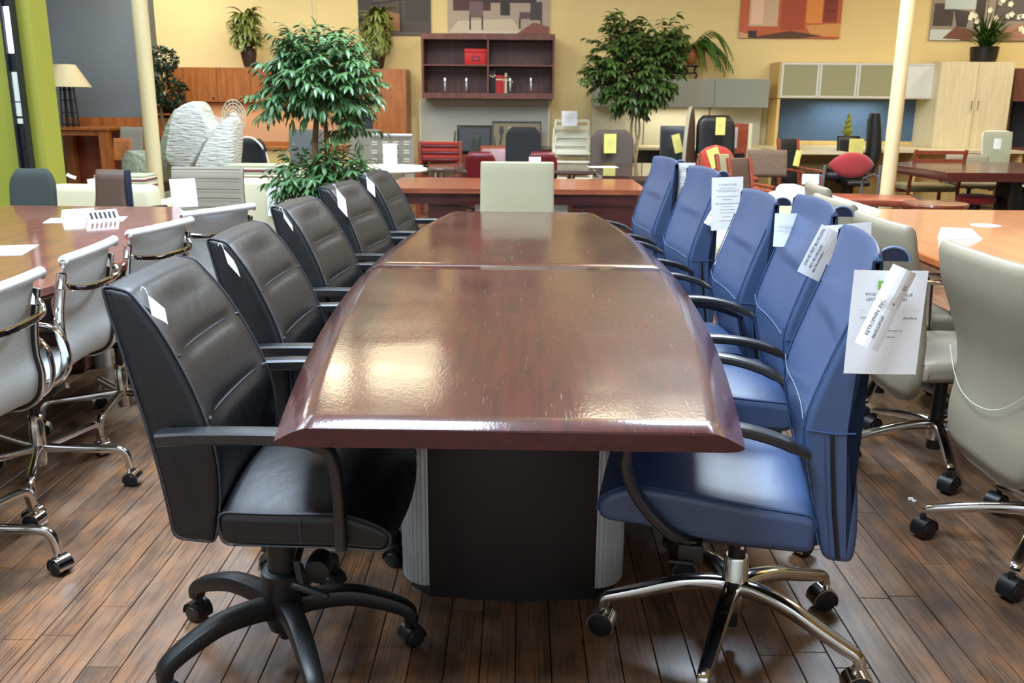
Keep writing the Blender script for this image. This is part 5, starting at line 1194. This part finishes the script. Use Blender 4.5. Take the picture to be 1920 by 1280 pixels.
# red lens-backed chair
A = at(1580,306,9.2); T = thing('side_chair','red chair with lens-shaped back and grey tube frame','chair',(A.x,9.15,0),0)
zc = A.z; hw_ = (at(1622,306,9.0).x-at(1538,306,9.0).x)/2; hh = (at(1580,282,9.0).z-at(1580,330,9.0).z)/2
mb = MB(); rr=[]
for k in range(17):
    a = lerp(-1,1,k/16); h = hh*max(.03,(1-abs(a)**2.1))**.75; rr.append([Vector((a*hw_, -.22+q[1]+.03*a*a, zc+q[0])) for q in sell(h,.032*max(.3,1-abs(a)**4),16,.8)])
mb.loft(rr); mb.build('backrest', M['red'], T, 60)
MB().slab(fillet([(-.20,.415,.02),(-.20,.475,.03),(.24,.475,.03),(.26,.43,.02)],.03,3,.06),.25,.03,4).build('seat', M['red'], T, 60)
for s in (-1,1):
    MB().tube(catmull([(s*.27,-.23,0),(s*.27,-.21,.45),(s*.27,-.23,.62),(s*.265,-.235,zc)],3),.014,8).build('back_leg', M['gmesh'], T)
    MB().tube(catmull([(s*.28,.24,0),(s*.28,.23,.45),(s*.28,.21,.62),(s*.28,.10,.66),(s*.28,-.10,.70),(s*.27,-.23,.68)],3),.014,8).build('front_leg', M['gmesh'], T)
    MB().sweep([(s*.285,-.18,.71),(s*.30,-.02,.70),(s*.29,.12,.675)], sell(.022,.010,8,.6), side=(1,0,0)).build('arm_pad', M['blkpl'], T)
T = bch('black chair with a large yellow tag behind the red lens-backed chair',1570,1612,255,290,11.8,180,M['blackl'],zb=.55)
sheet_px('large yellow tag above the red lens-backed chair', [(1590,293),(1617,293),(1592,260)], 11.5, m=M['ypaper'], bars=fine(.2,.24,FINE,25))
A = at(1628,212,11.9)
T = thing('office_chair','tall black leather chair seen from the side against the blue tackboard','chair',(A.x-.25,11.75,0),R(75))
rr=[]
for z,y,th in ((.55,-.26,.05),(.66,-.27,.07),(.80,-.29,.085),(.95,-.28,.08),(1.08,-.27,.075),(1.16,-.26,.07),(A.z,-.26,.05)):
    rr.append([Vector((a,y+b,z)) for a,b in sell(.24,th,18,.5)])
mb=MB(); mb.loft(rr); mb.build('backrest', M['blackl'], T, 60)
MB().rbox((0,.03,.5),(.5,.5,.12),.05).build('seat', M['blackl'], T); MB().lathe([(.3,.02),(.28,.06),(.03,.09),(.025,.44)],n=14).build('base', M['blkpl'], T)
for s in (-1,1): MB().sweep([(s*.28,-.15,.70),(s*.29,.1,.70),(s*.27,.15,.6),(s*.25,.1,.5)], sell(.02,.012,8,.6), side=(1,0,0)).build('armrest', M['blkpl'], T)
# white mesh-backed chair far right
T = bch('white framed chair with pale mesh back in front of the wardrobe',1840,1897,247,300,11.2,186,M['sage'],th=.008,lean=.04,wb=.16,seatm=M['white_wall'],arms=M['chrome'],zb=.60)
A = at(1840,247,11.2); B = at(1893,247,11.2); wz = A.z; hw_ = (B.x-A.x)/2
q = MB(); q.tube(catmull([(-.15,-.235,.62),(-hw_*1.06,-.262,wz-.12),(-hw_*.98,-.272,wz-.01),(0,-.27,wz+.004),(hw_*.98,-.272,wz-.01),(hw_*1.06,-.262,wz-.12),(.15,-.235,.62)],4),.012,8); q.build('back_frame', M['whitepl'], T)
sheet_px('small white tag on the pale mesh chair', [(1862,279),(1876,279),(1860,260)], 10.95)
T = fchair('chrome-armed dark chair tucked behind the dark meeting table',at(1812,300,10.9).x+.1,10.95,R(170),.80,.24,.5,M['taupel'],arms=M['chrome2'],zs=.5)
st_ = thing('stool','red topped stool under the dark meeting table','stool',(at(1832,350,9.4).x,9.4,0)); MB().lathe([(.17,.40),(.19,.42),(.19,.46),(.17,.48)],n=24).build('seat', M['red'], st_); MB().lathe([(.05,.0),(.05,.40)],n=12).build('column', M['blkpl'], st_); MB().lathe([(.18,0),(.18,.02)],n=20).build('foot', M['blkpl'], st_)
st_ = thing('office_chair','black chair under the right end of the dark meeting table','chair',(5.35,9.7,0)); MB().rbox((0,0,.36),(.44,.44,.34),.04).build('seat', M['blackl'], st_)
for s in (-1,1): MB().tube(catmull([(s*.25,-.2,.62),(s*.25,-.28,.50),(s*.25,-.2,.38),(s*.25,.1,.36)],4),.014,8).build('arm_tube', M['chrome2'], st_)
MB().lathe([(.22,0),(.22,.02),(.03,.05),(.03,.2)],n=16).build('base', M['blkpl'], st_)

# stack of white chairs: each chair of the stack is its own
A = at(1072,240,11.9)
def stackchair():
    t = thing('stacking_chair','','chair')
    for s in (-1,1):
        MB().sweep([(s*.225,-.22,0),(s*.23,-.20,.44),(s*.225,-.235,.66),(s*.215,-.255,.84)], sell(.014,.012,8,.5), side=(1,0,0)).build('back_leg', M['whitepl'], t)
        MB().sweep([(s*.225,.20,0),(s*.23,.19,.42)], sell(.014,.012,8,.5), side=(1,0,0)).build('front_leg', M['whitepl'], t)
    MB().rbox((0,0,.435),(.45,.42,.022),.008).build('seat', M['whitepl'], t)
    for z in (.62,.69,.76,.835): MB().sweep([(-.22,-.232-.1*(z-.6),z),(0,-.255-.1*(z-.6),z),(.22,-.232-.1*(z-.6),z)],[(-.005,-.016),(.005,-.016),(.005,.016),(-.005,.016)],side=(0,1,0)).build('back_slat', M['whitepl'], t)
    return t
sc_ = stackchair()
for k in range(4):
    place(sc_, k, (A.x+.02*(k%2), 11.7+.10*(3-k), .115*(3-k) if False else .10*k), R(180), ['bottom white stacking chair of the stack by the far wall','second white stacking chair from the bottom of the stack','third white stacking chair from the bottom of the stack','topmost white stacking chair of the stack, holding a white sheet'][k],'white stacking chairs in one stack')
for i,o in enumerate([o for o in bpy.data.objects if o.get('group')=='white stacking chairs in one stack']): o.location.y = 11.75+.06*i
sheet_px('white price sheet on the top chair of the white stack', [(1053,236),(1082,236),(1054,208)], 11.85, bars=fine(.2,.22,FINE,30))

# ------------------------------------------------------------------ left background corner
T = thing('console_table','orange-brown wooden table with square legs carrying the lamp','table',(at(138,246,12.4).x,12.55,0))
x0,x1 = at(75,246,12.2).x, at(202,246,12.2).x; zt = at(138,239,12.2).z; zb = at(138,254,12.2).z
MB().b6(x0-.03,x1+.03,12.17,12.95,zt-.03,zt).build('table_top', M['cherrycab'], T, 0, world=True); MB().b6(x0+.02,x1-.02,12.22,12.24,zb,zt-.03).build('apron', M['cherrycab'], T, 0, world=True)
for x in (x0,x1-.13):
    for y in (12.2,12.8): MB().b6(x,x+.13,y,y+.10,0,zt-.03).build('leg', M['cherrycab'], T, 0, world=True)
L_ = at(130,237,12.45); T = thing('table_lamp','table lamp with linen cone shade and black lattice base','lamp',(L_.x,12.5,zt))
z0 = at(130,163,12.5).z-zt; z1 = at(130,121,12.5).z-zt; k_ = 12.5/1650
MB().lathe([(41*k_,z0),(18*k_,z1),(17.5*k_,z1),(40.5*k_,z0)],n=36,cap=False).build('lamp_shade', M['shade'], T)
for sx in (-1,0,1):
    for sy in (-1,1): MB().tube([(sx*.085,sy*.06,.0),(sx*.065,sy*.045,z0+.02)],.011,6).build('lattice_bar', M['blkpl'], T)
for f in (.05,.35,.65,.92): MB().b6(-.09+.02*f,.09-.02*f,-.06,.06,z0*f,z0*f+.015).build('cross_plate', M['blkpl'], T, 0)
T = thing('desk','orange-brown desk with raised top against the slate wall, behind the lamp table','desk',(at(200,230,12.9).x,12.95,0))
a = at(118,210,12.95); b = at(262,236,12.95)
MB().b6(a.x,b.x+.4,12.97,13.25,.9,at(190,220,13).z).build('raised_top', M['cherrycab'], T, 0, world=True); MB().b6(a.x,b.x+.4,12.97,13.25,0,.9).build('body', M['redwood'], T, 0, world=True)
# wrapped furniture
def lump(name, mb_, loc, rz=0, m=None, parent=None): pass
A = at(253,312,8.9); T = thing('wrapped_stool','rounded seat wrapped in greenish plastic beside the left cream post','stool',(A.x,9.05,0))
zt = at(253,284,8.9).z; MB().lathe([(.10,0),(.17,.05),(.19,.25),(.185,zt*.7),(.17,zt*.92),(.12,zt),(.02,zt+.005)],n=26).build('wrapped_body', M['wrap2'], T)
c = at(365,260,9.0); T = thing('wrapped_chair','pair of white cushions shrink-wrapped in clear plastic film','wrapped furniture',(c.x,9.1,0))
def wslab(pts, Y, d, m, nm):
    P = [at(x,y,Y) for x,y in pts]; mb = MB(); rings = []
    cen = sum(P,Vector())/len(P)
    for yy,k in ((0,.90),(.02,.97),(.06,1),(d-.06,1),(d-.02,.97),(d,.90)): rings.append([cen+(p-cen)*k+Vector((0,yy,0)) for p in P])
    mb.loft(rings); return mb.build(nm, m, T, 50, world=True)
def dens(pts,n=4): return [(p.x,p.y) for p in catmull([(x,y,0) for x,y in pts],n,True)]
wslab(dens([(322,212),(340,196),(362,190),(374,200),(384,222),(398,248),(380,275),(352,318),(330,318),(308,300),(312,258)],3),8.9,.35,M['wrap'],'tall_cushion')
wslab(dens([(376,282),(398,248),(424,220),(436,232),(437,270),(428,332),(392,338),(360,330)],3),8.75,.35,M['wrap'],'low_cushion')
wslab(dens([(300,262),(318,216),(330,205),(322,260),(310,330),(294,334)],2),9.1,.25,M['wrap2'],'side_wrap')
q = MB(); P=[at(374,208,8.8),at(432,226,8.8),at(430,262,8.8),at(390,262,8.8)]; q.loft([P,[p+Vector((0,.004,0)) for p in P]]); q.build('stretch_film', M['film'], T, world=True)
MB().b6(-.45,.35,-.1,.3,0,.45).build('wrapped_base', M['wrap2'], T, 0)
# fan
c = at(441,219,10.6); T = thing('pedestal_fan','white pedestal fan behind the wrapped cushions','fan',(c.x,10.6,0))
r_ = .185; q = MB()
MB().lathe([(.13,0),(.14,.02),(.02,.04),(.014,.1),(.014,c.z-.05)],n=18).build('stand', M['vent'], T)
for rr_ in (r_,r_*.8,r_*.6,r_*.4): MB().tube([(rr_*.72*math.cos(2*PI*k/28),-.05,c.z+rr_*1.02*math.sin(2*PI*k/28)) for k in range(28)],.005,5,closed=True).build('grille_ring', M['vent'], T)
for k in range(16): MB().tube([(0,-.055,c.z),(r_*.72*math.cos(2*PI*k/16),-.05,c.z+r_*1.02*math.sin(2*PI*k/16))],.0032,4).build('grille_wire', M['vent'], T)
for k in range(3):
    a=2*PI*k/3+.4; MB().add([(0,0,c.z),(.09*math.cos(a),.0,c.z+.13*math.sin(a)),(.10*math.cos(a+.7),-.02,c.z+.14*math.sin(a+.7)),(.06*math.cos(a+1),-.02,c.z+.06*math.sin(a+1))],[(0,1,2,3)]).build('blade', M['frost'], T, 0)
MB().lathe([(.045,-.06),(.05,-.03),(.05,.06),(.03,.1)],c=(0,0,c.z),n=16,M4=rotx(PI/2)).build('motor', M['vent'], T)

# ------------------------------------------------------------------ plants
def leafmesh(name, L, W, m, droop=.3, n=4, fold=.15):
    mb = MB(); vs=[]; 
    for k in range(n+1):
        t = k/n; w = W*math.sin(PI*min(.97,t*.92+.06))**.8; y = L*t; z = -droop*L*t*t
        vs += [(-w/2,y,z+fold*w),(0,y,z),(w/2,y,z+fold*w)]
    fs=[]
    for k in range(n):
        a=3*k; fs += [(a,a+1,a+4,a+3),(a+1,a+2,a+5,a+4)]
    mb.add(vs,fs); return mb.mesh(name,m,60)
def scatter_leaves(root, me, mats4, nobj=300, stuffname='foliage'):
    """the first nobj leaves are objects, the others one joined part"""
    V=[tuple(v.co) for v in me.vertices]; F=[tuple(p.vertices) for p in me.polygons]
    for m4 in mats4[:nobj]:
        o = bpy.data.objects.new('leaf', me); C.objects.link(o); o.parent = root; o.matrix_basis = m4
    if len(mats4) > nobj:
        mb = MB()
        for m4 in mats4[nobj:]: mb.add([m4 @ Vector(v) for v in V],F)
        o = mb.build(stuffname, me.materials[0], root, 60); o['kind']='stuff'
def leafM(p, d, roll=0, s=1):
    d = Vector(d).normalized(); q = d.to_track_quat('Y','Z').to_matrix().to_4x4()
    return Matrix.Translation(p) @ q @ roty(roll) @ Matrix.Scale(s,4)
def ficus(label, x, y, trunks, blobs, me, ntw, per, seed, nobj, barkm, potm=None, group=None, yd=.8):
    """blobs: (cx, cz, rx, rz, weight) crown ellipsoids in local x,z"""
    T = thing('potted_ficus',label,'plant',(x,y,0)); r = random.Random(seed); L=[]
    MB().lathe([(.13,0),(.16,.02),(.19,.30),(.20,.32),(.17,.32),(.165,.28),(.02,.27)],n=24).build('pot', potm or M['pot'], T)
    for P,r0 in trunks: MB().tube(catmull(P,4),lambda t:lerp(r0,r0*.45,t),8).build('trunk', barkm, T)
    tot = sum(b[4] for b in blobs); tw = MB()
    for b in blobs:
        for _ in range(int(ntw*b[4]/tot)):
            while True:
                u = Vector((r.uniform(-1,1),r.uniform(-1,1),r.uniform(-1,1)))
                if .15 < u.length < 1: break
            u = u*(.55+.45*u.length)/max(u.length,.5)*1.0 if u.length<.5 else u
            p = Vector((b[0]+u.x*b[2], u.y*b[2]*yd, b[1]+u.z*b[3]))
            out = Vector((u.x,u.y,u.z*.6+.15)).normalized(); tl = r.uniform(.10,.17)*me_scale[0]
            e = p+out*tl+Vector((0,0,-.02)); tw.tube([p-out*.05,p,e],.0022,4)
            for k in range(per):
                t = (k+.5)/per; q = p.lerp(e,t); side = 1 if k%2 else -1
                az = out.cross(Vector((0,0,1))).normalized()*side
                d = out*.6+az*r.uniform(.5,1)+Vector((0,0,r.uniform(-.75,-.05)))
                L.append((-(q.y*1.0)+r.random()*.3, leafM(q,d,r.uniform(-.6,.6),r.uniform(.75,1.15))))
            L.append((-(e.y)+r.random()*.3, leafM(e,out+Vector((0,0,-.5)),0,1)))
    o = tw.build('twigs', barkm, T, 60); o['kind']='stuff'
    L.sort(key=lambda a:-a[0]); scatter_leaves(T, me, [m for _,m in L], nobj); return T
me_scale=[1]
c = at(593,150,6.3)
Lm = leafmesh('leaf',.072,.023,M['leafA'],.35)
def lx(px,py): p = at(px,py,6.3); return (p.x-c.x, p.z)
def ell(px,py,rx,ry): x,z = lx(px,py); return (x,z,rx*6.3/1720,ry*6.3/1760)
tr = [([(0.0,0,.28),(.02,.02,.7),(-.03,.0,1.0),(-.01,.03,1.3),(0,0,1.45)],.030),([(.06,.02,.28),(.03,.02,.7),(.05,.0,1.0),(.04,.03,1.3),(.04,0,1.5)],.024)]
bl = [ell(598,142,80,52)+(32,), ell(560,95,22,26)+(3,), ell(635,85,16,18)+(2,), ell(600,110,45,40)+(6,), ell(535,175,35,25)+(6,), ell(655,170,32,28)+(6,), ell(668,240,22,22)+(3,), ell(578,338,40,34)+(13,), ell(640,332,42,36)+(13,), ell(600,370,55,38)+(9,), ell(600,420,30,26)+(3,)]
ficus('tall ficus tree with bright green layered foliage behind the black chairs', c.x, 6.3, tr, bl, Lm, 640, 10, 5, 300, M['bark'])
c2 = at(1195,150,11.3); me_scale=[1.1]
Lm2 = leafmesh('leaf',.095,.038,M['leafB'],.35)
def ell2(px,py,rx,ry): p = at(px,py,11.3); return (p.x-c2.x,p.z,rx*11.3/1730,ry*11.3/1760)
tr = [([(.0,0,.28),(.03,.02,.6),(-.05,0,1.0),(-.03,.02,1.35),(-.12,0,1.7)],.022),([(.05,.02,.28),(-.03,.02,.7),(.05,0,1.0),(.03,0,1.35),(.12,.0,1.7)],.020),([(-.04,.02,.28),(.03,-.03,.8),(.0,0,1.1),(.04,0,1.4),(.02,.0,1.8)],.016)]
bl = [ell2(1195,125,72,58)+(30,), ell2(1172,60,18,26)+(3,), ell2(1240,75,40,28)+(6,), ell2(1135,140,24,20)+(4,), ell2(1190,180,48,26)+(8,), ell2(1225,100,40,40)+(6,), ell2(1150,85,25,25)+(3,)]
ficus('dark green ficus tree with braided pale trunk near the grey overhead cabinet', c2.x, 11.3, tr, bl, Lm2, 420, 9, 9, 300, M['barkp'])

def archleaf(L, W, e0, bend, m, n=7):      # a strap leaf that rises along +Y and arches over under its weight
    mb = MB(); vs=[]; y=z=0; st = L/n
    for k in range(n+1):
        t = k/n; w = W*(math.sin(PI*min(.97,t*.9+.10)))**.7; vs += [(-w/2,y,z+.12*w),(0,y,z),(w/2,y,z+.12*w)]
        a = e0-bend*t; y += st*math.cos(a); z += st*math.sin(a)
    fs=[]
    for k in range(n):
        a=3*k; fs += [(a,a+1,a+4,a+3),(a+1,a+2,a+5,a+4)]
    mb.add(vs,fs); return mb.mesh('leaf',m,60)
def strap_plant(label, px, pyb, pyt, hwid, Y, pot_prof, potm, leafm, n, L, W, seed, e0b=lambda r:(r.uniform(.5,1.3),r.uniform(1.8,3.2)), hr=.92, zbase=None, cat='plant'):
    b = at(px,pyb,Y); z0 = b.z if zbase is None else zbase; T = thing('potted_plant',label,cat,(b.x,Y,z0)); r = random.Random(seed)
    MB().lathe(pot_prof,n=24).build('pot', potm, T); ph = max(z for _,z in pot_prof)
    htot = at(px,pyt,Y).z-z0; V_ = 8
    for v_ in range(V_):
        me = archleaf(L*r.uniform(.75,1.15), W, *(e0b(r))[:2], leafm); ms = []
        for k in range(n//V_):
            a = r.uniform(0,2*PI); h = ph-.02+(htot*hr-ph)*r.random()
            if Y > 13 and math.sin(a) > .3: a = -a
            ms.append(Matrix.Translation((.03*math.cos(a),.03*math.sin(a),h)) @ rotz(a-PI/2) @ roty(r.uniform(-.3,.3)) @ Matrix.Scale(r.uniform(.8,1.1),4))
        scatter_leaves(T, me, ms, 300)
    MB().tube([(0,0,ph-.05),(.01,0,max(ph,htot*hr*.9))],.012,6).build('stem', M['bark'], T); return T
vase = [(.055,0),(.075,.03),(.10,.14),(.11,.20),(.095,.245),(.10,.26),(.085,.26),(.08,.22),(.01,.20)]
ztop = at(490,127,YC).z
strap_plant('yellow-green dracaena in brown pot on the cherry wall cupboard, left one', 468,126,22,36,13.12,vase,M['pot'],M['leafC'],288,.30,.054,1,zbase=ztop)
strap_plant('yellow-green dracaena in brown pot on the tall cherry cabinet, right one', 709,130,22,36,13.12,vase,M['pot'],M['leafC'],288,.30,.054,2,zbase=at(718,129,YC).z)
# palm in terracotta vase on a black stand
b = at(1294,147,13.12); T = thing('plant_stand','black curved plant stand on the grey overhead cabinet','stand',(b.x,13.12,at(1300,148,YC).z))
for k in range(4):
    a=k*PI/2+.6; MB().tube(catmull([(.10*math.cos(a),.10*math.sin(a),.008),(.12*math.cos(a),.12*math.sin(a),.06),(.07*math.cos(a),.07*math.sin(a),.11),(.10*math.cos(a),.10*math.sin(a),.16)],3),.012,6).build('leg', M['potb'], T)
MB().lathe([(.10,.16),(.11,.17),(.11,.185)],n=20).build('top_ring', M['potb'], T); MB().lathe([(.06,.07),(.09,.075),(.09,.09)],n=20).build('lower_ring', M['potb'], T)
zst = at(1300,148,YC).z+.187
T = thing('potted_palm','arching green palm in a terracotta vase above the grey cabinet','plant',(b.x,13.12,zst))
MB().lathe([(.04,0),(.07,.04),(.09,.12),(.07,.20),(.06,.24),(.05,.24),(.01,.2)],n=24).build('vase', M['potr'], T)
r = random.Random(4); lf = leafmesh('leaf',.20,.026,M['leafD'],.2,3); ms=[]
for k in range(22):
    a = r.uniform(0,2*PI) if k>5 else (0.2,PI-.2,.6,2.6,-.3,3.4)[k]; l = r.uniform(.44,.62); rise = r.uniform(.10,.36)
    P = [Vector((math.cos(a)*l*t, math.sin(a)*l*.45*t, .22+rise*math.sin(t*2.0)*1.2-.42*t*t)) for t in [j/16 for j in range(17)]]
    MB().tube(P,.004,5).build('frond_stem', M['leafD'], T)
    for j in range(3,17):
        d = (P[j]-P[j-1]).normalized(); sd = d.cross(Vector((0,0,1))).normalized()
        for s in (-1,1): ms.append(leafM(P[j],d*.7+sd*s*.8+Vector((0,0,-.5)),0,1.15-.6*j/16))
r.shuffle(ms); scatter_leaves(T, lf, ms, 300)
# grass and white orchids
zt_w = at(1830,116,12.75).z
T = strap_plant('black pot of long green grass with white orchids on the tall maple wardrobe', 1843,115,55,50,13.05,[(.13,0),(.165,.02),(.185,.20),(.175,.21),(.17,.19),(.01,.18)],M['potb'],M['grass'],240,.50,.020,8,zbase=zt_w,e0b=lambda r:(r.uniform(1.0,1.5),r.uniform(.6,2.4)),hr=.35)
r = random.Random(6)
for k,(dx,hz,nx_) in enumerate(((-.05,.95,7),(.10,.80,6),(.24,.62,6),(-.22,.58,5),(.34,.42,3))):
    P = catmull([(0,0,.2),(dx*.4,0,hz*.5),(dx,-.05,hz),(dx*1.5+.05,-.1,hz*.95)],5); MB().tube(P,.005,5).build('flower_stem', M['grass'], T)
    for j in range(nx_):
        p = P[-1-j*2]+Vector((r.uniform(-.04,.04),r.uniform(-.04,0),r.uniform(-.03,.03)))
        q = MB()
        for m_ in range(5):
            a = m_*2*PI/5; u = Vector((math.cos(a),-.25,math.sin(a))); v = Vector((-math.sin(a),0,math.cos(a)))
            q.add([Vector((0,0,0)),u*.025+v*.016,u*.042,u*.025-v*.016],[(0,1,2,3)])
        o = q.build('flower', M['bloom'], T, 0); o.location = p; o['kind']='stuff'; del o['kind']
# double ball topiary
b = at(308,240,12.3); T = thing('topiary_tree','double ball topiary with dark leaves behind the left cream post','plant',(b.x,12.3,0)); r = random.Random(3)
MB().lathe([(.13,0),(.17,.30),(.15,.30),(.14,.27),(.01,.26)],n=20).build('pot', M['pot'], T)
MB().tube(catmull([(.0,0,.25),(.03,0,.8),(-.02,0,1.2),(.03,0,1.6),(-.02,0,1.85)],4),.02,7).build('trunk', M['bark'], T)
lf = leafmesh('leaf',.045,.03,M['leafE'],.2,3); ms=[]
for (px,py,rx,ry,n_l) in ((306,113,26,23,420),(315,172,33,28,560)):
    cc = at(px,py,12.3); 
    for k in range(n_l):
        u = Vector((r.gauss(0,1),r.gauss(0,1),r.gauss(0,1))).normalized()*r.uniform(.6,.98)
        ms.append(leafM((cc.x-b.x+u.x*rx*12.3/1720,u.y*.2,cc.z+u.z*ry*12.3/1760),u+Vector((r.uniform(-.6,.6),r.uniform(-.6,.6),r.uniform(-.9,.2))),r.uniform(-1,1),r.uniform(.8,1.4)))
r.shuffle(ms); scatter_leaves(T, lf, ms, 300)
# spiral topiary
b = at(1591,252,12.7); T = thing('spiral_topiary','small yellow-green spiral topiary on the maple desk','plant',(b.x,12.75,.80)); zt_ = at(1591,212,12.7).z-.80
MB().lathe([(.05,0),(.065,.10),(.06,.10),(.01,.09)],n=16).build('pot', M['potb'], T)
z_ = at(1591,252,12.7).z-.80; P=[]
for k in range(60):
    t = k/59; rr_ = lerp(.052,.012,t); a = t*4*2*PI; P.append((rr_*.6*math.cos(a),rr_*.6*math.sin(a),lerp(max(z_,.10),zt_,t)))
MB().tube(P,lambda t:lerp(.045,.016,t)*(1 if t<.97 else .5),8).build('spiral_foliage', M['topi'], T); MB().tube([(0,0,.08),(0,0,zt_)],.006,5).build('stem', M['bark'], T)
# litter on the floor
p = atz(1707,938,0); q = MB().rbox((0,0,.006),(.018,.008,.012),.003).rbox((.008,-.012,.004),(.014,.010,.008),.003).build('paper_scrap', M['paper'], None); q.location=p; tag(q,'tiny white paper scrap on the bare floor at the right','scrap')

# ------------------------------------------------------------------ each black chair tag hangs a little proud of its leather; separate strings done above
